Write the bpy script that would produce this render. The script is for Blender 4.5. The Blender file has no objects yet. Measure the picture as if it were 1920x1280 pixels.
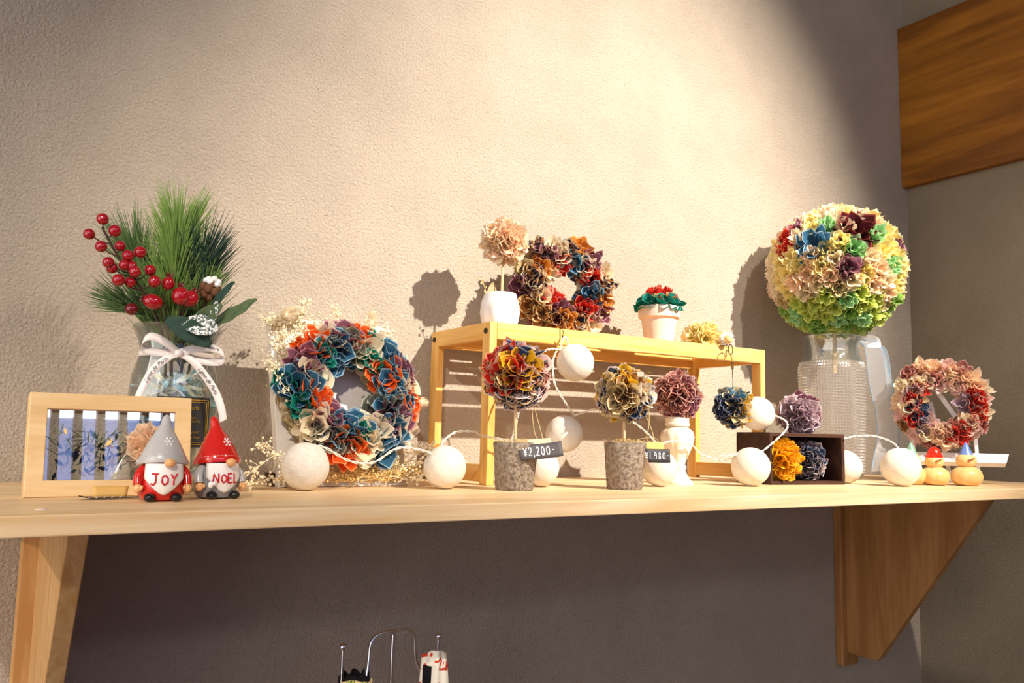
import bpy, bmesh, math, random
from math import sin, cos, pi, radians, sqrt, hypot
from mathutils import Vector, Matrix
V = Vector
scene = bpy.context.scene
C = scene.collection

# ------------------------------------------------------------------ camera, light, exposure
cam = bpy.data.objects.new('camera', bpy.data.cameras.new('camera')); C.objects.link(cam)
cam.matrix_world = Matrix(((0.84239073, -0.07747072, -0.5332693, 0.0),
                           (-0.53843388, -0.08133127, -0.83873368, -1.25),
                           (0.02160583, 0.99367173, -0.11022557, 0.06985), (0, 0, 0, 1)))
cam.data.sensor_width = 36; cam.data.lens = 36 * 1605.8 / 1920; cam.data.clip_start = .02
scene.camera = cam

world = bpy.data.worlds.new('world'); scene.world = world; world.use_nodes = True
bg = world.node_tree.nodes['Background']
bg.inputs[0].default_value = (.98, .92, .90, 1); bg.inputs[1].default_value = 1.8

def spot(name, loc, target, watts, color, size, blend, radius):
    l = bpy.data.lights.new(name, 'SPOT'); l.energy = watts; l.color = color
    l.spot_size = radians(size); l.spot_blend = blend; l.shadow_soft_size = radius
    o = bpy.data.objects.new(name, l); C.objects.link(o); o.location = loc
    o.rotation_euler = (V(target) - V(loc)).to_track_quat('-Z', 'Y').to_euler(); return o
WARM = (1.0, .90, .79)
spot('ceiling_spotlight', (1.52, -2.15, 1.66), (1.0, 0, .36), 590, WARM, 42, 1.0, .018)
spot('ceiling_spotlight', (-.9, -2.3, 1.5), (.2, -.2, .06), 120, (1.0, .88, .74), 30, 1.0, .03)
spot('ceiling_spotlight', (-2.2, -1.6, .95), (.08, -.1, -.16), 85, (1.0, .86, .68), 16, .7, .02)
spot('ceiling_spotlight', (1.15, -1.75, 1.85), (1.62, -.2, .14), 135, WARM, 32, 1.0, .03)

vs = scene.view_settings
scene.display_settings.display_device = 'sRGB'
vs.view_transform = 'Standard'; vs.look = 'None'; vs.exposure = 0.35; vs.gamma = 1.0; vs.use_curve_mapping = False

# ------------------------------------------------------------------ materials
def lin(c):
    if isinstance(c, str):
        c = [int(c[i:i+2], 16) / 255 for i in (0, 2, 4)]
    return tuple((x / 12.92 if x <= .04045 else ((x + .055) / 1.055) ** 2.4) for x in c) + (1,)

def newmat(name):
    m = bpy.data.materials.new(name); m.use_nodes = True
    nt = m.node_tree; b = nt.nodes['Principled BSDF']
    return m, nt, b

def coords(nt, scale=(1, 1, 1), rot=(0, 0, 0)):
    t = nt.nodes.new('ShaderNodeTexCoord'); mp = nt.nodes.new('ShaderNodeMapping')
    mp.inputs['Scale'].default_value = scale; mp.inputs['Rotation'].default_value = rot
    nt.links.new(t.outputs['Object'], mp.inputs['Vector']); return mp.outputs[0]

def noise(nt, vec, scale, detail=3, rough=.5, dist=0):
    n = nt.nodes.new('ShaderNodeTexNoise'); n.inputs['Scale'].default_value = scale
    n.inputs['Detail'].default_value = detail; n.inputs['Roughness'].default_value = rough
    n.inputs['Distortion'].default_value = dist
    nt.links.new(vec, n.inputs['Vector']); return n.outputs['Fac']

def ramp(nt, fac, stops, interp='LINEAR'):
    r = nt.nodes.new('ShaderNodeValToRGB'); r.color_ramp.interpolation = interp
    e = r.color_ramp.elements
    while len(e) < len(stops): e.new(.5)
    for i, (p, c) in enumerate(stops): e[i].position = p; e[i].color = c
    nt.links.new(fac, r.inputs[0]); return r.outputs[0]

def bump(nt, b, h, strength, dist):
    n = nt.nodes.new('ShaderNodeBump'); n.inputs['Strength'].default_value = strength
    n.inputs['Distance'].default_value = dist
    nt.links.new(h, n.inputs['Height']); nt.links.new(n.outputs[0], b.inputs['Normal']); return n

def plain(name, c, rough=.5, metal=0, spec=.5, coat=0):
    m, nt, b = newmat(name)
    b.inputs['Base Color'].default_value = lin(c); b.inputs['Roughness'].default_value = rough
    b.inputs['Metallic'].default_value = metal; b.inputs['Specular IOR Level'].default_value = spec
    b.inputs['Coat Weight'].default_value = coat
    # slight natural variation
    f = noise(nt, coords(nt), 60, 3)
    l = lin(c); a = tuple(x * .93 for x in l[:3]) + (1,); z = tuple(min(1, x * 1.05) for x in l[:3]) + (1,)
    nt.links.new(ramp(nt, f, [(.3, a), (.7, z)]), b.inputs['Base Color'])
    return m

def plaster(name, c, strength):
    m, nt, b = newmat(name)
    v = coords(nt)
    g = noise(nt, coords(nt, (1, 1, 1)), 250, 4, .6, .4)
    big = noise(nt, v, 7, 4, .6)
    l = lin(c); a = tuple(x * .93 for x in l[:3]) + (1,); z = tuple(x * 1.05 for x in l[:3]) + (1,)
    nt.links.new(ramp(nt, big, [(.35, a), (.65, z)]), b.inputs['Base Color'])
    b.inputs['Roughness'].default_value = .92; b.inputs['Specular IOR Level'].default_value = .2
    bump(nt, b, g, strength, .0055)
    return m

def wood(name, c1, c2, axis=0, freq=55, dens=.12, rough=.5, turns=1.0):
    m, nt, b = newmat(name)
    sc = [1, 1, 1]; sc[axis] = dens
    v = coords(nt, tuple(sc))
    n1 = noise(nt, v, freq, 4, .55, .6 * turns)
    n2 = noise(nt, v, freq * 5, 3, .6)
    mx = nt.nodes.new('ShaderNodeMath'); mx.operation = 'MULTIPLY_ADD'; mx.inputs[1].default_value = .28
    nt.links.new(n2, mx.inputs[0]); nt.links.new(n1, mx.inputs[2])
    nt.links.new(ramp(nt, mx.outputs[0], [(.42, lin(c1)), (.78, lin(c2))]), b.inputs['Base Color'])
    b.inputs['Roughness'].default_value = rough; b.inputs['Specular IOR Level'].default_value = .3
    bump(nt, b, n2, .12, .0008)
    return m

def fabric(name, c, alt=None, third=None, pscale=90, trans=.38):
    m, nt, b = newmat(name)
    b.inputs['Roughness'].default_value = .85; b.inputs['Specular IOR Level'].default_value = .15
    v = coords(nt)
    if alt:
        stops = [(0, lin(c)), (.5, lin(alt))] + ([(.58, lin(third))] if third else [])
        col = ramp(nt, noise(nt, v, pscale, 1.5, .5, .8), stops, 'CONSTANT')
    else:
        l = lin(c); a = tuple(x * .8 for x in l[:3]) + (1,)
        col = ramp(nt, noise(nt, v, 120, 3), [(.3, a), (.65, l)]) if name != 'cotton_ball' else ramp(nt, noise(nt, v, 150, 4), [(.3, lin('f6ecda')), (.65, l)])
    nt.links.new(col, b.inputs['Base Color'])
    bump(nt, b, noise(nt, v, 1400, 2), .25, .0006)
    tr = nt.nodes.new('ShaderNodeBsdfTranslucent'); nt.links.new(col, tr.inputs[0])
    mix = nt.nodes.new('ShaderNodeMixShader'); mix.inputs[0].default_value = trans
    out = nt.nodes['Material Output']
    nt.links.new(b.outputs[0], mix.inputs[1]); nt.links.new(tr.outputs[0], mix.inputs[2])
    nt.links.new(mix.outputs[0], out.inputs[0])
    return m

def thin_glass(name, tint=(.93, .97, .95), base=.06, rough=.02, haze=0, hazec='ffffff'):
    m, nt, b = newmat(name); nt.nodes.remove(b)
    out = nt.nodes['Material Output']
    t = nt.nodes.new('ShaderNodeBsdfTransparent'); t.inputs[0].default_value = tint + (1,)
    g = nt.nodes.new('ShaderNodeBsdfGlossy'); g.inputs['Roughness'].default_value = rough
    lw = nt.nodes.new('ShaderNodeLayerWeight'); lw.inputs[0].default_value = .35
    ma = nt.nodes.new('ShaderNodeMath'); ma.operation = 'MULTIPLY_ADD'; ma.use_clamp = True
    ma.inputs[1].default_value = .6; ma.inputs[2].default_value = base
    nt.links.new(lw.outputs['Fresnel'], ma.inputs[0])
    mix = nt.nodes.new('ShaderNodeMixShader'); nt.links.new(ma.outputs[0], mix.inputs[0])
    nt.links.new(t.outputs[0], mix.inputs[1]); nt.links.new(g.outputs[0], mix.inputs[2])
    last = mix
    if haze:
        d = nt.nodes.new('ShaderNodeBsdfDiffuse'); d.inputs[0].default_value = lin(hazec)
        tr = nt.nodes.new('ShaderNodeBsdfTranslucent'); tr.inputs[0].default_value = lin(hazec)
        ad = nt.nodes.new('ShaderNodeMixShader'); nt.links.new(d.outputs[0], ad.inputs[1]); nt.links.new(tr.outputs[0], ad.inputs[2])
        m2 = nt.nodes.new('ShaderNodeMixShader'); m2.inputs[0].default_value = haze
        nt.links.new(mix.outputs[0], m2.inputs[1]); nt.links.new(ad.outputs[0], m2.inputs[2]); last = m2
    nt.links.new(last.outputs[0], out.inputs[0]); return m

def emit(name, c, s):
    m, nt, b = newmat(name); nt.nodes.remove(b); e = nt.nodes.new('ShaderNodeEmission')
    e.inputs[0].default_value = lin(c); e.inputs[1].default_value = s
    nt.links.new(e.outputs[0], nt.nodes['Material Output'].inputs[0]); return m

M = {}
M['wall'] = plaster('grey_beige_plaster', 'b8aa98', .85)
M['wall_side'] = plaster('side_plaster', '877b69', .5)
M['ceil'] = plain('ceiling_paint', '9a9a9e', .9)
M['floor'] = wood('floor_boards', '8a6a48', 'b08a60', 0, 20)
M['pine'] = wood('pine_board', 'f8e0b8', 'e4bd88', 0, 60, .05, .45)
M['pine_v'] = wood('pine_vertical', 'e2bd86', 'c8965a', 2, 55, .08, .5)
M['brkt'] = wood('bracket_pine', 'c4935a', 'a0703c', 2, 26, .10, .5, 1.6)
M['beam'] = wood('beam_cedar', 'a86c1c', '70420c', 1, 15, .09, .5, 1.6)
M['bamboo'] = wood('bamboo', 'efc478', 'dca24c', 0, 70, .06, .4)
M['bamboo_v'] = wood('bamboo_vertical', 'efc478', 'dca24c', 2, 70, .06, .4)
M['bamboo_y'] = wood('bamboo_deep', 'efc478', 'dca24c', 1, 70, .06, .4)
M['maple'] = wood('frame_maple', 'f0d2a0', 'dcb67c', 0, 40, .1, .45)
M['walnut'] = wood('dark_walnut', '4a2f22', '2f1c14', 0, 60, .08, .5)
M['stick'] = plain('pale_stick', 'd9b98a', .6)
M['turned'] = wood('turned_wood', 'f0cf92', 'e0b470', 2, 40, .25, .3)
M['steel'] = plain('chrome', 'e4e6ea', .22, 1)
M['brass'] = plain('antique_brass', '8a6a3c', .3, 1)
M['screw'] = plain('dark_screw', '3a332c', .35, 1)
M['glass'] = thin_glass('vase_glass', (.965, .985, .975), .07, .03, .03, 'e8f2ec')
M['pane'] = thin_glass('frame_pane', (.96, .97, .98), .20, .01)
M['embossed'] = thin_glass('embossed_glass', (.94, .95, .95), .17, .22, .17, 'efe4d6')
M['organza'] = thin_glass('organza', (.97, .98, 1.0), .04, .35, .27, 'f0f4f8')
M['organza_edge'] = thin_glass('organza_edge', (.85, .93, 1.0), .08, .3, .6, 'b9d4e6')
M['cottonball'] = fabric('cotton_ball', 'faf3e6', trans=.12)
nt = M['cottonball'].node_tree
bump(nt, nt.nodes['Principled BSDF'], noise(nt, coords(nt, (1, 1, 2.2)), 150, 5, .7, 3.5), .8, .0016)
M['cable'] = plain('clear_cable', 'efe6d6', .25)
M['whitepaint'] = plain('white_paint', 'f4f0ea', .45)
M['cream_paint'] = plain('cream_enamel', 'f5ead2', .35)
M['ceramic'] = plain('matte_white_ceramic', 'e6e3df', .5)
M['terracotta'] = plain('whitewashed_terracotta', 'e9cdb8', .8)
M['canvas'] = plain('canvas_board', 'efe8dc', .8)
M['black'] = plain('black_gloss', '141214', .15)
M['blackcard'] = plain('black_card', '2c2a2c', .6)
M['greycard'] = plain('chalk_card', '4a4648', .6)
M['kraft'] = plain('kraft_card', 'd9ae5e', .6)
M['kraft2'] = plain('pale_kraft', 'ecd0a0', .6)
M['ink_white'] = plain('white_ink', 'f8f8f8', .6)
M['gold'] = plain('gold_print', 'd8b13c', .3, .6)
M['red_paint'] = plain('red_glaze', 'cf2018', .18, coat=.5)
M['grey_paint'] = plain('grey_glaze', 'b9b8b6', .3, coat=.3)
M['body_grey'] = plain('grey_body_glaze', '8e8e90', .22, coat=.5)
M['beard'] = plain('beard_glaze', 'f3efe9', .22, coat=.5)
M['skin'] = plain('peach_glaze', 'edb276', .3, coat=.3)
M['letter_red'] = plain('red_letter_paint', 'c81e28', .3)
M['hat_green'] = plain('sage_green_paint', '7fa88e', .25)
M['hat_red'] = plain('bright_red_paint', 'e32812', .2)
M['hat_blue'] = plain('soft_blue_paint', '6a86c8', .25)
M['nose'] = plain('nose_wood', 'b8804c', .5)
M['berry'] = plain('berry_red', 'a30d1c', .12, coat=.7)
M['berry_dark'] = plain('berry_dark_red', '6d0a14', .15, coat=.6)
M['stem'] = plain('brown_stem', '4a2a22', .7)
M['needle'] = fabric('pine_needle', 'a6c86a', trans=.4)
M['needle_d'] = fabric('pine_needle_dark', '7c9c60', trans=.3)
M['needle_b'] = fabric('pine_needle_blue', '4a6250', trans=.25)
M['leaf'] = fabric('dusty_leaf', '6a7c58', trans=.25)
M['leaf_d'] = fabric('dark_leaf', '3d5448', trans=.15)
M['frost'] = plain('snow_frost', 'f4f2ee', .8)
M['cone'] = plain('cotton_husk', '6b4326', .8)
M['tan'] = plain('twine', 'd8b983', .8)
M['moss'] = plain('dry_moss', 'd8b878', .9)
M['dried'] = plain('dried_cream_floret', 'f4e2bc', .85)
M['dried_g'] = plain('dried_gold_grass', 'e2c07c', .85)
M['bunny'] = plain('bunny_tail', 'f7e8c8', .9)
m, nt, b = newmat('pumice_stone'); M['stone'] = m
v = coords(nt)
vo = nt.nodes.new('ShaderNodeTexVoronoi'); vo.inputs['Scale'].default_value = 420; nt.links.new(v, vo.inputs['Vector'])
nn = noise(nt, v, 210, 4, .65)
nt.links.new(ramp(nt, nn, [(.30, lin('574a3e')), (.50, lin('948472')), (.70, lin('b4a693'))]), b.inputs['Base Color'])
b.inputs['Roughness'].default_value = .95; bump(nt, b, nn, 1.0, .006)
m, nt, b = newmat('iridescent_film'); M['film'] = m
nt.links.new(ramp(nt, noise(nt, coords(nt), 55, 2), [(.35, lin('f4f6fa')), (.44, lin('a0e8ea')), (.50, lin('fdf4fa')), (.60, lin('f4e8a8')), (.66, lin('f8f8fc'))]), b.inputs['Base Color'])
b.inputs['Roughness'].default_value = .2; b.inputs['Metallic'].default_value = .1; b.inputs['Transmission Weight'].default_value = 0
b.inputs['Alpha'].default_value = .9
m, nt, b = newmat('leaf_frosted'); M['leaf_frost'] = m
nt.links.new(ramp(nt, noise(nt, coords(nt), 420, 3, .7), [(.47, lin('3f5a4c')), (.53, lin('f2f0ec'))]), b.inputs['Base Color']); b.inputs['Roughness'].default_value = .8
m, nt, b = newmat('white_satin_ribbon'); M['ribbon'] = m
b.inputs['Base Color'].default_value = lin('f6ece4'); b.inputs['Roughness'].default_value = .35; b.inputs['Sheen Weight'].default_value = .3

FC = {  # fabric colours: base, fray
 'orange': ('f0591c', 'ff9a5c'), 'mauve': ('8a5566', 'c99aa6'), 'teal': ('0f7a68', '4fb0a0'), 'blue': ('3a6c8c', 'a8c4d4'),
 'cream': ('fae8c4', 'fff4dc'), 'sage': ('76786a', 'b9b49e'), 'amber': ('dd8a30', 'f4c88a'), 'olive': ('cdb684', 'e6d6a8'),
 'red': ('cf2a20', 'f28a6c'), 'brown': ('8a5a30', 'e0b87c'), 'maroon': ('4a1418', '8a3c38'), 'peach': ('ffdcb4', 'ffeed8'),
 'butter': ('ffec92', 'fff8cc'), 'lime': ('c8d860', 'e6ee98'), 'mint': ('a4dc94', 'd4f4c4'), 'green': ('84b84c', 'bcd880'),
 'mustard': ('e0a818', 'f6cc50'), 'navy': ('2c3a56', '8a94aa'), 'pink': ('f6ccc0', 'ffe8dc'), 'sky': ('6ea6d2', 'b4d4ec'),
 'yellow': ('f2b010', 'ffd048'), 'white': ('f6ead8', 'fff6e8'), 'rose': ('b06a60', 'ecbcae'), 'lilac': ('b89ca6', 'e8d4d6')}
for k, (a, f) in FC.items():
    M['f_' + k] = fabric('cloth_' + k, a); M['e_' + k] = fabric('fray_' + k, f, trans=.35)
FC['prnt'] = 0; M['f_prnt'] = fabric('cloth_navy_orange_print', '34405e', 'd0884c', 'e8dcc0', 110); M['e_prnt'] = M['e_olive']
FC['floral'] = 0; M['f_floral'] = fabric('cloth_rust_floral_print', 'e0b49c', '9c4430', '6a4656', 100); M['e_floral'] = M['e_pink']
FC['ink'] = 0; M['f_ink'] = fabric('cloth_grey_navy_print', '3a3e4c', 'a8a4a8', '2a2c38', 120); M['e_ink'] = M['e_lilac']
FC['brownprnt'] = 0; M['f_brownprnt'] = fabric('cloth_tan_brown_print', 'b98046', '6a3c22', 'e0b878', 100); M['e_brownprnt'] = M['e_olive']

# ------------------------------------------------------------------ mesh building
class MB:
    def __init__(s): s.v = []; s.f = []; s.m = []; s.mi = 0
    def add(s, vs, fs):
        o = len(s.v); s.v += [tuple(p) for p in vs]
        for f in fs: s.f.append([i + o for i in f]); s.m.append(s.mi)
    def mat(s, i): s.mi = i; return s
    def box(s, lo, hi, T=None):
        (a, b, c), (d, e, f) = lo, hi
        vs = [V(p) for p in ((a,b,c),(d,b,c),(d,e,c),(a,e,c),(a,b,f),(d,b,f),(d,e,f),(a,e,f))]
        if T: vs = [T @ p for p in vs]
        s.add(vs, [(0,3,2,1),(4,5,6,7),(0,1,5,4),(1,2,6,5),(2,3,7,6),(3,0,4,7)])
    def grid(s, fn, nu, nv, cu=False, cv=False):
        vs = [fn(i / nu if not cu else i / nu, j / nv) for i in range(nu if cu else nu + 1) for j in range(nv if cv else nv + 1)]
        w = nv if cv else nv + 1; h = nu if cu else nu + 1; fs = []
        for i in range(nu):
            for j in range(nv):
                a = i * w + j; b2 = ((i + 1) % h) * w + j; j2 = (j + 1) % w if cv else j + 1
                fs.append((a, b2, ((i + 1) % h) * w + j2, i * w + j2))
        s.add(vs, fs)
    def lathe(s, prof, n=48, c=(0, 0, 0), fn=None, cap=True):
        c = V(c); k = len(prof); vs = []
        for i in range(n):
            a = 2 * pi * i / n
            for (r, z) in prof:
                rr = r * (fn(a, z) if fn else 1)
                vs.append(c + V((rr * cos(a), rr * sin(a), z)))
        fs = [(i * k + j, ((i + 1) % n) * k + j, ((i + 1) % n) * k + j + 1, i * k + j + 1) for i in range(n) for j in range(k - 1)]
        if cap:
            if prof[0][0] > 1e-6: fs.append([i * k for i in range(n)][::-1])
            if prof[-1][0] > 1e-6: fs.append([i * k + k - 1 for i in range(n)])
        s.add(vs, fs)
    def tube(s, pts, r, n=8, caps=True):
        pts = [V(p) for p in pts]; rs = r if isinstance(r, (list, tuple)) else [r] * len(pts)
        up = None; vs = []
        for i, p in enumerate(pts):
            d = (pts[min(i + 1, len(pts) - 1)] - pts[max(i - 1, 0)]).normalized()
            if up is None: up = d.orthogonal().normalized()
            up = (up - d * up.dot(d))
            up = up.normalized() if up.length > 1e-6 else d.orthogonal().normalized()
            b = d.cross(up)
            for k in range(n):
                a = 2 * pi * k / n; vs.append(p + (up * cos(a) + b * sin(a)) * rs[i])
        fs = [(i * n + k, i * n + (k + 1) % n, (i + 1) * n + (k + 1) % n, (i + 1) * n + k) for i in range(len(pts) - 1) for k in range(n)]
        if caps: fs += [list(range(n))[::-1], [(len(pts) - 1) * n + k for k in range(n)]]
        s.add(vs, fs)
    def ball(s, c, r, nu=24, nv=14, T=None, disp=None):
        c = V(c); R = V(r) if isinstance(r, (tuple, list, Vector)) else V((r, r, r)); vs = []
        def P(a, b):
            p = V((R.x * cos(a) * sin(b), R.y * sin(a) * sin(b), R.z * cos(b)))
            if disp: p *= 1 + disp(p)
            if T: p = T @ p
            return c + p
        vs = [P(0, 0)] + [P(2 * pi * i / nu, pi * j / nv) for j in range(1, nv) for i in range(nu)] + [P(0, pi)]
        fs = [(0, 1 + i, 1 + (i + 1) % nu) for i in range(nu)]
        for j in range(nv - 2):
            o = 1 + j * nu
            fs += [(o + i, o + nu + i, o + nu + (i + 1) % nu, o + (i + 1) % nu) for i in range(nu)]
        o = 1 + (nv - 2) * nu; L = len(vs) - 1
        fs += [(L, o + (i + 1) % nu, o + i) for i in range(nu)]
        s.add(vs, fs)
    def strip(s, pts, wid, w, th=0.0):
        """ribbon: centre points, width directions (vector or list) and width"""
        pts = [V(p) for p in pts]; n = len(pts)
        wd = [V(x).normalized() for x in wid] if isinstance(wid, list) else [V(wid).normalized()] * n
        ws = w if isinstance(w, list) else [w] * n
        vs = []
        for p, d, ww in zip(pts, wd, ws): vs += [p - d * ww / 2, p + d * ww / 2]
        s.add(vs, [(2*i, 2*i+1, 2*i+3, 2*i+2) for i in range(n - 1)])
    def prism(s, poly, ax, a, b):
        """polygon (2-D) swept along axis ax from a to b"""
        def P(q, t): return {0: (t, q[0], q[1]), 1: (q[0], t, q[1]), 2: (q[0], q[1], t)}[ax]
        n = len(poly); vs = [P(q, a) for q in poly] + [P(q, b) for q in poly]
        s.add(vs, [list(range(n))[::-1], [n + i for i in range(n)]] + [(i, (i + 1) % n, n + (i + 1) % n, n + i) for i in range(n)])
    def build(s, name, mats, parent=None, smooth=True, bevel=0, solid=0, sub=0, loc=None, angle=40):
        me = bpy.data.meshes.new(name); me.from_pydata(s.v, [], s.f)
        mats = mats if isinstance(mats, (list, tuple)) else [mats]
        for mm in mats: me.materials.append(M[mm] if isinstance(mm, str) else mm)
        for p, i in zip(me.polygons, s.m): p.material_index = min(i, len(mats) - 1)
        bm = bmesh.new(); bm.from_mesh(me)
        bmesh.ops.remove_doubles(bm, verts=bm.verts, dist=1e-6)
        if not solid: bmesh.ops.recalc_face_normals(bm, faces=bm.faces)
        bm.to_mesh(me); bm.free()
        if smooth:
            me.polygons.foreach_set('use_smooth', [True] * len(me.polygons))
            me.set_sharp_from_angle(angle=radians(angle))
        o = bpy.data.objects.new(name, me); C.objects.link(o)
        if solid:
            md = o.modifiers.new('thickness', 'SOLIDIFY'); md.thickness = solid; md.offset = 0
        if bevel:
            md = o.modifiers.new('bevel', 'BEVEL'); md.width = bevel; md.segments = 2; md.limit_method = 'ANGLE'
        if sub:
            md = o.modifiers.new('sub', 'SUBSURF'); md.levels = sub; md.render_levels = sub
        if parent is not None: o.parent = parent
        if loc: o.location = loc
        return o

def thing(name, label, cat, loc=(0, 0, 0), rz=0, group=None, rot=None):
    o = bpy.data.objects.new(name, None); C.objects.link(o); o.empty_display_size = .02
    o.location = loc; o.rotation_euler = rot if rot else (0, 0, rz)
    o['label'] = label; o['category'] = cat
    if group: o['group'] = group
    return o
def tag(o, label, cat, group=None):
    o['label'] = label; o['category'] = cat
    if group: o['group'] = group
    return o
def struct(o): o['kind'] = 'structure'; return o
def lab(o, text): o['label'] = text; return o

def spline(pts, n=8):
    pts = [V(p) for p in pts]; out = []
    P = [pts[0] * 2 - pts[1]] + pts + [pts[-1] * 2 - pts[-2]]
    for i in range(1, len(P) - 2):
        a, b, c, d = P[i-1], P[i], P[i+1], P[i+2]
        for k in range(n):
            t = k / n
            out.append(.5 * ((2*b) + (c - a) * t + (2*a - 5*b + 4*c - d) * t*t + (3*b - a - 3*c + d) * t**3))
    return out + [pts[-1]]

def text_part(s, size, T, mat, parent, name='lettering', ext=.0001, align='CENTER', shear=0, sx=1):
    cu = bpy.data.curves.new(name, 'FONT'); cu.body = s; cu.size = size; cu.extrude = ext; cu.align_x = align
    cu.align_y = 'CENTER'; cu.shear = shear
    t = bpy.data.objects.new('tmp', cu); C.objects.link(t)
    dg = bpy.context.evaluated_depsgraph_get(); me = bpy.data.meshes.new_from_object(t.evaluated_get(dg))
    bpy.data.objects.remove(t); me.name = name; me.materials.clear(); me.materials.append(M[mat])
    for v in me.vertices: v.co = T(V((v.co.x * sx, v.co.y, v.co.z))) if callable(T) else T @ V((v.co.x * sx, v.co.y, v.co.z))
    o = bpy.data.objects.new(name, me); C.objects.link(o); o.parent = parent; return o

# ------------------------------------------------------------------ gathered cloth flowers
def rosette(mb, c, n, R, H, rnd, rings=3, fine=1.0, waves=(3, 5, 7), wild=.6):
    """one carnation-like tuft of gathered cloth with a paler frayed edge (material slots 0 cloth, 1 fray)"""
    c = V(c); n = V(n).normalized(); t = n.orthogonal().normalized(); b = n.cross(t)
    rot = rnd.random() * 2 * pi
    for k in range(rings):
        fr = (k + 1) / rings
        rt = R * (.26 + .60 * fr) * (.92 + .16 * rnd.random()); ht = H * (1.05 - .32 * fr ** 2)
        wav = waves[k]; amp = .22 * R * (.7 + .5 * fr); N = int(wav * 8 * fine)
        ph = rnd.random() * 6.28; ph2 = rnd.random() * 6.28; tw = rot + rnd.random()
        pk = [rnd.uniform(-.3, 1) * wild for _ in range(wav)]; jit = [rnd.uniform(-1, 1) for _ in range(N)]; jit2 = [rnd.uniform(-1, 1) for _ in range(N)]
        rows = (0, .38, .72, .945, 1.0)
        def P(i, s):
            th = 2 * pi * i / N; w = wav * th + ph
            sp_ = pk[int(((w / (2 * pi)) % 1) * 0 + (i * wav // N)) % wav] * max(0, sin(w)) ** 5 * s * s
            r = R * .10 + (rt - R * .10) * s ** .8 + amp * s * sin(w) + .22 * R * sp_ + .018 * R * s * jit[i % N]
            th2 = th + tw - (1.25 / wav) * s * cos(w) + .25 * s * sin(2 * th + ph2)
            h = ht * s ** (.75 if k == 0 else 1.0) + .30 * H * sp_ + .10 * H * s * sin(2 * w + ph2) + .025 * H * s * jit2[i % N] - (.18 * H * s * s if k == rings - 1 else 0)
            return c + (t * cos(th2) + b * sin(th2)) * r + n * h
        vs = [P(i, s) for i in range(N) for s in rows]; K = len(rows); o = len(mb.v); mb.v += [tuple(p) for p in vs]
        for i in range(N):
            for j in range(K - 1):
                mb.f.append([o + i*K+j, o + ((i+1) % N)*K+j, o + ((i+1) % N)*K+j+1, o + i*K+j+1]); mb.m.append(1 if j == K - 2 else 0)

def threads(mb, c, r, n, rnd, ln=.012):
    for _ in range(n):
        d = V((rnd.gauss(0, 1), rnd.gauss(0, 1), rnd.gauss(0, 1))).normalized(); p = V(c) + d * r
        q = p + (d + V((rnd.gauss(0, .5), rnd.gauss(0, .5), rnd.gauss(0, .5)))) * ln * rnd.uniform(.4, 1)
        mb.tube([p, (p + q) / 2 + V((rnd.gauss(0, 1), 0, rnd.gauss(0, 1))) * .001, q], .00018, 3)

def fib(n, off=.5):
    out = []
    for i in range(n):
        z = 1 - 2 * (i + off) / n; r = sqrt(max(0, 1 - z*z)); a = i * 2.39996
        out.append(V((r * cos(a), r * sin(a), z)))
    return out

def pompon(parent, c, r, pal, seed, n=13, pick=None, flat=None):
    """ball of gathered cloth tufts; the tufts of one cloth are one part"""
    rnd = random.Random(seed); c = V(c); by = {}
    dirs = fib(n); off = rnd.random() * 6
    rot = Matrix.Rotation(off, 3, 'Z') @ Matrix.Rotation(.5, 3, 'X')
    for i, d in enumerate(dirs):
        d = rot @ d
        k = pick(d) if pick else None
        if not k: k = rnd.choice(pal)
        mb = by.setdefault(k, MB()); j = rnd.uniform(.86, 1.08)
        rosette(mb, c + d * r * .30, d, r * .64, r * .62 * j, rnd, 3, 1.2, (3, 4, 5), .9)
        if rnd.random() < .5: threads(mb.mat(1), c, r * .97, 2, rnd, r * .25)
        mb.mat(0)
    first = True
    for k, mb in by.items():
        if first: mb.mat(0); mb.ball(c, r * .5, 16, 10); first = False
        o = mb.build('cloth_petals', ['f_' + k, 'e_' + k], parent, angle=180)
        o['label'] = {'prnt': 'navy and orange printed', 'floral': 'rust floral printed', 'ink': 'grey and navy printed', 'brownprnt': 'tan and brown printed'}.get(k, k) + ' gathered cloth petals'

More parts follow.
